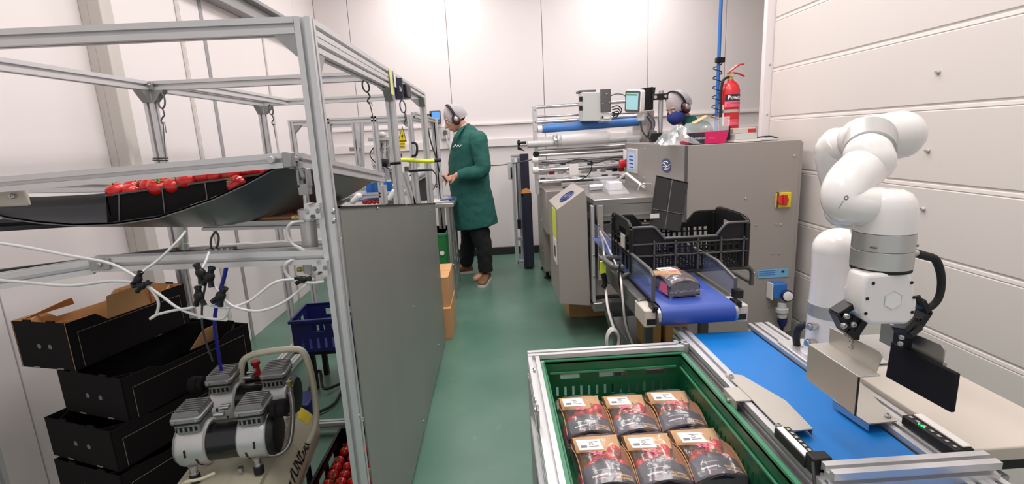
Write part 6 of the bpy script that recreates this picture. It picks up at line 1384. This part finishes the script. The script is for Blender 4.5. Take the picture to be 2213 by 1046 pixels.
# pressed steel guides over the belt edges
g1 = thing('guide_plate', 'tapered steel guide plate bolted on the left rail of the blue conveyor', 'guide', (.66, 1.1, .71))
P_ = [(0.621, 1.302, 0.712), (0.662, 1.283, 0.712), (0.703, 1.138, 0.712), (0.694, 1.014, 0.712), (0.624, 1.010, 0.712), (0.624, 1.186, 0.712)]
MB().prism(P_, (0,0,.003)).build('top_plate', 'steel_guide', g1, smooth=0)
a, c = V(*P_[2]), V(*P_[3]); MB().obox(a+V(-.0,0,-.014), c-a, V(-.002,0,0), V(0,0,.015)).build('folded_lip', 'steel_guide', g1)
MB().box(.5825, .587, 1.155, 1.225, .640, .712).build('side_bracket', 'steel_guide', g1); MB().box(.583, .640, 1.155, 1.225, .7095, .7125).build('bracket_top', 'steel_guide', g1)
for p in ((0.627, 1.275, 0.716), (0.623, 1.031, 0.716)): bolt(g1, p, (0,0,1), .007, .006)
bolt(g1, (.582, 1.19, .695), (-1,0,0), .006, .006)
g2 = thing('guide_plate', 'channel-shaped steel guide plate on the right rail of the blue conveyor', 'guide', (.86, 1.0, .71))
P_ = [(0.814, 1.124, 0.715), (0.824, 1.015, 0.715), (0.893, 1.018, 0.715), (0.939, 1.195, 0.715), (0.940, 1.234, 0.715)]
MB().prism(P_, (0,0,.003)).build('top_plate', 'steel_guide', g2, smooth=0)
a, c = V(*P_[0]), V(*P_[1]); MB().obox(a+V(0,0,-.016), c-a, V(.002,0,0), V(0,0,.018)).build('folded_lip', 'chrome', g2)
bolt(g2, (0.885, 1.036, 0.719), (0,0,1), .007, .006)
def sensor(x0, x1, y0, y1, z, label, led):
    t = thing('light_sensor', label, 'sensor', ((x0+x1)/2, (y0+y1)/2, z)); 
    MB().box(x0, x1, y0, y1, z, z+.022).build('housing', 'black', t, bevel=.002); xm = (x0+x1)/2
    xa, xb = (x0+.002, xm-.001) if not led else (xm+.001, x1-.002)
    MB().box(xa, xb, y0+.006, y1-.006, z+.0222, z+.0262).build('white_cover', 'paper', t, bevel=.001)
    for k in range(7):
        yk = y0+.012+(y1-y0-.024)*k/6; xc = (xb+x1)/2 if not led else (x0+xa)/2
        MB().box(xc-.003, xc+.003, yk-.004, yk+.004, z+.0222, z+.0235).build('terminal', 'silver', t)
    if led:
        for k in range(3): MB().cyl((x0+.006, y1-.040-.007*k, z+.0222), (x0+.006, y1-.040-.007*k, z+.025), .0018, n=8).build('green_light', 'led_green', t)
    return t
sensor(.598, .632, .890, 1.005, .709, 'white and black strip sensor on the left rail of the blue conveyor', False)
sensor(.905, .948, .885, 1.02, .709, 'black strip sensor with a green light on the right rail of the blue conveyor', True)
tag(MB().box(.600, .640, .868, .895, .7095, .745).build('sensor_bracket', 'black', bevel=.003), 'black plastic bracket at the near end of the left strip sensor', 'bracket')
hose([(0.594, 0.860, 0.744), (0.576, 0.830, 0.747), (0.562, 0.800, 0.731)], .003, 'rubber', 'thin black sensor lead dropping at the near left corner of the blue conveyor', 'sensor_cable')
o = MB().lathe((.588, .845, .655), (-1,0,0), [(0,.006),(.010,.006),(.011,.009),(.018,.008)], 12).build('air_fitting', 'brass'); tag(o, 'small brass air fitting on the side plate of the blue conveyor', 'fitting')

# ================================================================ CREAM TABLE
WT = thing('cream_table', 'cream-topped table beside the blue conveyor with dark legs', 'table', (1.08, 1.08, 0))
MB().box(.958, 1.212, .898, 1.275, .688, .720).build('table_top', 'cream', WT, bevel=.004, bseg=3)
for x, y in ((.985, .93), (1.185, .93), (.985, 1.25), (1.185, 1.25)): MB().box(x-.014, x+.014, y-.014, y+.014, 0, .688).build('leg', 'black', WT)
MB().box(.975, 1.20, .915, .93, .655, .688).build('apron', 'black', WT); MB().box(1.18, 1.195, .93, 1.25, .655, .688).build('apron', 'black', WT)
MB().box(.985, 1.12, .96, 1.22, .58, .60).build('lower_shelf', 'light_grey', WT, bevel=.002)

# ================================================================ ROBOT ARM
RB = thing('industrial_robot', 'glossy white robot arm bending over the blue conveyor', 'robot', (.962, 1.37, 0))
rc = V(.962, 1.37, 0)
MB().box(rc.x-.08, rc.x+.14, 1.305, 1.50, .7085, .715).build('mount_plate', 'alu', RB, bevel=.004)
MB().lathe(rc+V(0,0,.715), (0,0,1), [(0,.070),(.010,.070),(.016,.064),(.03,.062),(.130,.060)], 40).build('base_joint', 'white_gloss', RB, smooth=40)
MB().lathe(rc+V(0,0,.845), (0,0,1), [(0,.0605),(.036,.0605)], 40).build('aluminium_ring', 'silver', RB)
pts = [rc+V(0,0,.881), rc+V(0,0,.94), rc+V(.0,0,.99), rc+V(.004,0,1.03), rc+V(.03,-.005,1.052), rc+V(.075,-.01,1.055), rc+V(.13,-.02,1.055)]
MB().lathe(rc+V(0,0,.881), (0,0,1), [(0,.059),(.08,.058),(.11,.059),(.15,.061),(.165,.061)], 40).build('shoulder_joint', 'white_gloss', RB, smooth=80)
MB().capsule(rc+V(.0,0,1.040), rc+V(.13,-.02,1.048), .0615, .058, 40, 8).build('shoulder_cap', 'white_gloss', RB, smooth=80)
# upper arm rising behind
MB().tube([V(*(0.999, 1.250, 1.070)), V(*(0.950, 1.240, 1.154)), V(*(0.882, 1.240, 1.240)), V(*(0.856, 1.240, 1.322)), V(*(0.856, 1.220, 1.350))], [.05,.052,.050,.052,.046], 28, 5).build('upper_arm', 'white_gloss', RB, smooth=80)
MB().capsule((0.853, 1.240, 1.331), (0.870, 1.200, 1.342), .050, .050, 32, 6).build('elbow_cap', 'white_gloss', RB, smooth=80)
# elbow housing lying to the right
MB().capsule((0.813, 1.100, 1.356), (0.890, 1.100, 1.363), .050, .052, 36, 8, 1.0).build('elbow_joint', 'white_gloss', RB, smooth=80)
MB().capsule((0.874, 1.100, 1.356), (0.920, 1.120, 1.347), .046, .036, 32, 6).build('elbow_tail', 'white_gloss', RB, smooth=80)
MB().cyl((0.812, 1.080, 1.359), (0.768, 1.020, 1.333), .049, .047, n=40).build('aluminium_ring', 'silver', RB)
# forearm: comes forward, turns down and round to the wrist
MB().capsule((0.759, 1.010, 1.329), (0.759, 1.000, 1.316), .044, .043, 36, 8).build('forearm_head', 'white_gloss', RB, smooth=80)
MB().tube([(0.776, 1.010, 1.319), (0.746, 1.000, 1.305), (0.707, 0.980, 1.284), (0.684, 0.965, 1.262), (0.680, 0.955, 1.243), (0.696, 0.950, 1.235), (0.728, 0.950, 1.233), (0.760, 0.950, 1.231)], [.038,.043,.043,.041,.038,.037,.037,.037], 32, 6).build('forearm', 'white_gloss', RB, smooth=80)
MB().capsule((0.681, 0.953, 1.241), (0.737, 0.950, 1.235), .037, .037, 32, 6).build('forearm_joint', 'white_gloss', RB, smooth=80)
MB().capsule((0.735, 1.030, 1.214), (0.800, 1.030, 1.203), .038, .038, 32, 6).build('rear_cover', 'white_gloss', RB, smooth=80)
lg = V(*(0.644, 0.915, 1.251)); 
MB().tube([lg+V(-.006,-.004,-.012), lg+V(-.002,-.004,-.004), lg+V(.002,-.004,.003)], .0018, 6, 3, flat=.4).build('small_logo', 'print_grey', RB)
MB().tube([lg+V(.006+.0035*math.cos(a),-.005,.008+.0035*math.sin(a)) for a in [2*PI*i/10 for i in range(11)]], .0012, 5, 1).build('small_logo', 'print_grey', RB)
wx, wy = .757, .945
wt = V(wx+.001, wy, 1.158)
MB().lathe((wx, wy, 1.185), (0,0,1), [(0,.052),(.02,.0515),(.045,.050),(.062,.046),(.074,.038),(.081,.024),(.083,.008)], 48).build('wrist_joint', 'white_gloss', RB, smooth=60)
MB().lathe((wx, wy, 1.151), (0,0,1), [(0,.0525),(.033,.0525)], 48).build('aluminium_ring', 'silver', RB); MB().lathe((wx, wy, 1.115), (0,0,1), [(0,.0525),(.034,.0525),(.036,.050)], 48).build('aluminium_ring', 'silver', RB)
MB().lathe((wx, wy, 1.108), (0,0,1), [(0,.0515),(.007,.0515)], 48).build('black_gasket', 'rubber', RB)
for a in (-2.5, -.75):
    MB().rbox((wx+.0527*math.cos(a), wy+.0527*math.sin(a), 1.160), (.012,.003,.006), .002, (-math.sin(a), math.cos(a), 0), (0,0,1)).build('pin_slot', 'alu_shade', RB)
# ---- plinth
pt = thing('robot_plinth', 'pale grey plinth table behind the cream table, under the robot', 'table', (1.08, 1.55, 0))
MB().box(.956, 1.27, 1.30, 1.52, .685, .706).build('top', 'plinth_grey', pt, bevel=.003)
for x, y in ((.98, 1.33), (1.25, 1.33), (.98, 1.49), (1.25, 1.49)): MB().box(x-.02, x+.02, y-.02, y+.02, 0, .685).build('leg', 'grey_dark', pt)
# ---- gripper
GP = thing('gripper', None, None, V(wx, wy, 1.0)-rc); GP.parent = RB
f_ = -.048
out = [(q[0]-wx, q[2]) for q in ((0.694, 0.897, 1.112), (0.779, 0.897, 1.112), (0.789, 0.897, 1.091), (0.801, 0.897, 1.049), (0.799, 0.897, 1.018), (0.784, 0.897, 1.005), (0.712, 0.897, 1.010), (0.696, 0.897, 1.022), (0.690, 0.897, 1.043), (0.686, 0.897, 1.070), (0.690, 0.897, 1.097))]
zc_ = 1.045
def orow(dy, sc): return [(wx+.020+(x-.020)*sc, wy+f_+dy, zc_+(z-zc_)*sc) for x, z in out]
MB().rings([orow(0, 1), orow(.046, 1), orow(.070, .80)]).build('gripper_body', 'white_gloss', GP, bevel=.007, bseg=4, smooth=50)
MB().lathe((wx,wy,1.088), (0,0,1), [(0,.044),(.020,.050)], 40).build('collar', 'white_gloss', GP)
for x, z in [(q[0]-wx, q[2]) for q in ((0.708, 0.897, 1.094), (0.699, 0.897, 1.064), (0.699, 0.897, 1.034), (0.783, 0.897, 1.091), (0.791, 0.897, 1.061), (0.791, 0.897, 1.031))]:
    MB().lathe((wx+x, wy+f_-.0004, z), (0,-1,0), [(0,.0033),(.0008,.0033),(.0006,.002)], 12).build('screw_hole', 'black', GP)
hxc = V(*(0.750, 0.896, 1.058)); hx = [(hxc.x+.0185*math.sin(PI/3*k), wy+f_-.0006, hxc.z+.0185*math.cos(PI/3*k)) for k in range(7)]
MB().tube(hx, .0009, 5, 1).build('hexagon_mark', 'light_grey', GP); MB().prism([(x, y+.0004, z) for x, y, z in hx[:6]], (0,-.0006,0)).build('hexagon_plate', 'white_plastic', GP, smooth=0)
def link(pts, w, d, nm='finger_link'): 
    m_ = MB()
    for p, q in zip(pts[:-1], pts[1:]):
        p, q = V(*p), V(*q); m_.cbox((p+q)/2, ((q-p).length+w*.5, d, w), q-p, (0,1,0))
    return m_.build(nm, 'black', GP, bevel=.002)
ly = wy-.005
link([(0.695, 0.935, 1.042), (0.667, 0.935, 1.024), (0.685, 0.935, 0.991)], .012, .03); link([(0.685, 0.935, 0.991), (0.702, 0.935, 0.976)], .013, .03); link([(0.721, 0.935, 1.009), (0.702, 0.935, 0.976)], .014, .028); link([(0.707, 0.935, 1.037), (0.698, 0.935, 0.998)], .010, .02)
for p in ((0.674, 0.915, 1.024), (0.689, 0.915, 1.006), (0.670, 0.915, 1.005)): bolt(GP, p, (0,-1,0), .006, .006, 'chrome', 'pivot')
link([(0.852, 0.955, 1.033), (0.868, 0.955, 1.008), (0.850, 0.955, 0.976)], .012, .03); link([(0.845, 0.950, 0.978), (0.819, 0.940, 0.967)], .013, .03); link([(0.834, 0.950, 0.994), (0.808, 0.940, 0.977)], .013, .028)
for p in ((0.834, 0.930, 1.002),): bolt(GP, p, (0,-1,0), .006, .006, 'black', 'pivot')
b5 = MB().cbox((0.835, 0.962, 0.951), (.020,.030,.042), (1,0,0), (0,1,0)).build('finger_block', 'black', GP, bevel=.003)
MB().cbox((0.716, 0.950, 0.976), (.014,.030,.03), (1,0,0), (0,1,0)).build('finger_block', 'black', GP, bevel=.003)
for p in ((0.800, 0.925, 0.967), (0.799, 0.925, 0.954)): bolt(GP, p, (-.5,-1,0), .005, .004, 'silver')
# cable from wrist round to the gripper
MB().lathe((wx+.052, wy, 1.135), (1,0,0), [(0,.009),(.012,.009),(.013,.007),(.022,.007)], 14).build('cable_socket', 'silver', GP)
MB().tube([(wx+.070, wy, 1.135), (0.851, 0.950, 1.127), (0.874, 0.950, 1.117), (0.890, 0.950, 1.080), (0.891, 0.950, 1.040), (0.875, 0.950, 1.018), (0.854, 0.950, 1.028), (0.847, 0.955, 1.041)], [.0085,.0085,.008,.0075,.007,.007,.007,.007], 12, 5).build('gripper_cable', 'rubber', GP, smooth=80)
# steel plates and foam pad on the fingers
yA, yB = .872, 1.03
MB().box(.678, .681, yA, yB, .833, .915).build('left_steel_plate', 'steel_guide', GP, bevel=.001); MB().box(.678, .722, yA, yB, .9135, .9165).build('plate_ledge', 'steel_guide', GP, bevel=.001)
MB().prism([(.720, yA+.012, .915), (.720, yB-.006, .915), (.720, yB-.006, .955), (.720, yA+.004, .962), (.720, yA+.0, .955)], (.003,0,0)).build('upright_plate', 'steel_guide', GP, bevel=.001)
for z in (.951, .938): bolt(GP, (.7195, .955, z), (-1,0,0), .005, .003, 'silver')
MB().box(.678, .6805, yA-.0015, yA+.0015, .833, .915).build('dark_edge', 'black', GP)
MB().prism([(.852, .882, .905), (.852, 1.045, .905), (.852, 1.045, .955), (.852, .890, .962), (.852, .882, .955)], (.003,0,0)).build('upright_plate', 'steel', GP, bevel=.001)
MB().prism([(.842, .842, .845), (.842, 1.005, .838), (.842, 1.0, .925), (.842, .90, .925), (.842, .842, .926)], (.010,0,0)).build('foam_pad', 'black_soft', GP, bevel=.003)
MB().box(.8525, .856, .885, 1.0, .905, .925).build('pad_bracket', 'black', GP)
# base cable loop and connectors
tag(MB().tube([(0.938, 1.420, 0.795), (0.909, 1.420, 0.793), (0.909, 1.440, 0.758), (0.928, 1.460, 0.702), (0.977, 1.480, 0.629)], .011, 10, 4).build('robot_cable', 'rubber', smooth=80), 'thick black cable looping out of the robot base', 'cable')
for k, p in enumerate(((0.897, 1.345, 0.822), (0.895, 1.345, 0.772))):
    tag(MB().lathe(p, (-1,-.2,0), [(-.02,.009),(.0,.009),(.001,.012),(.012,.012),(.013,.008),(.02,.008)], 12).build('cable_connector', 'chrome'), '%s silver cable connector on the robot base' % ('upper', 'lower')[k], 'connector')
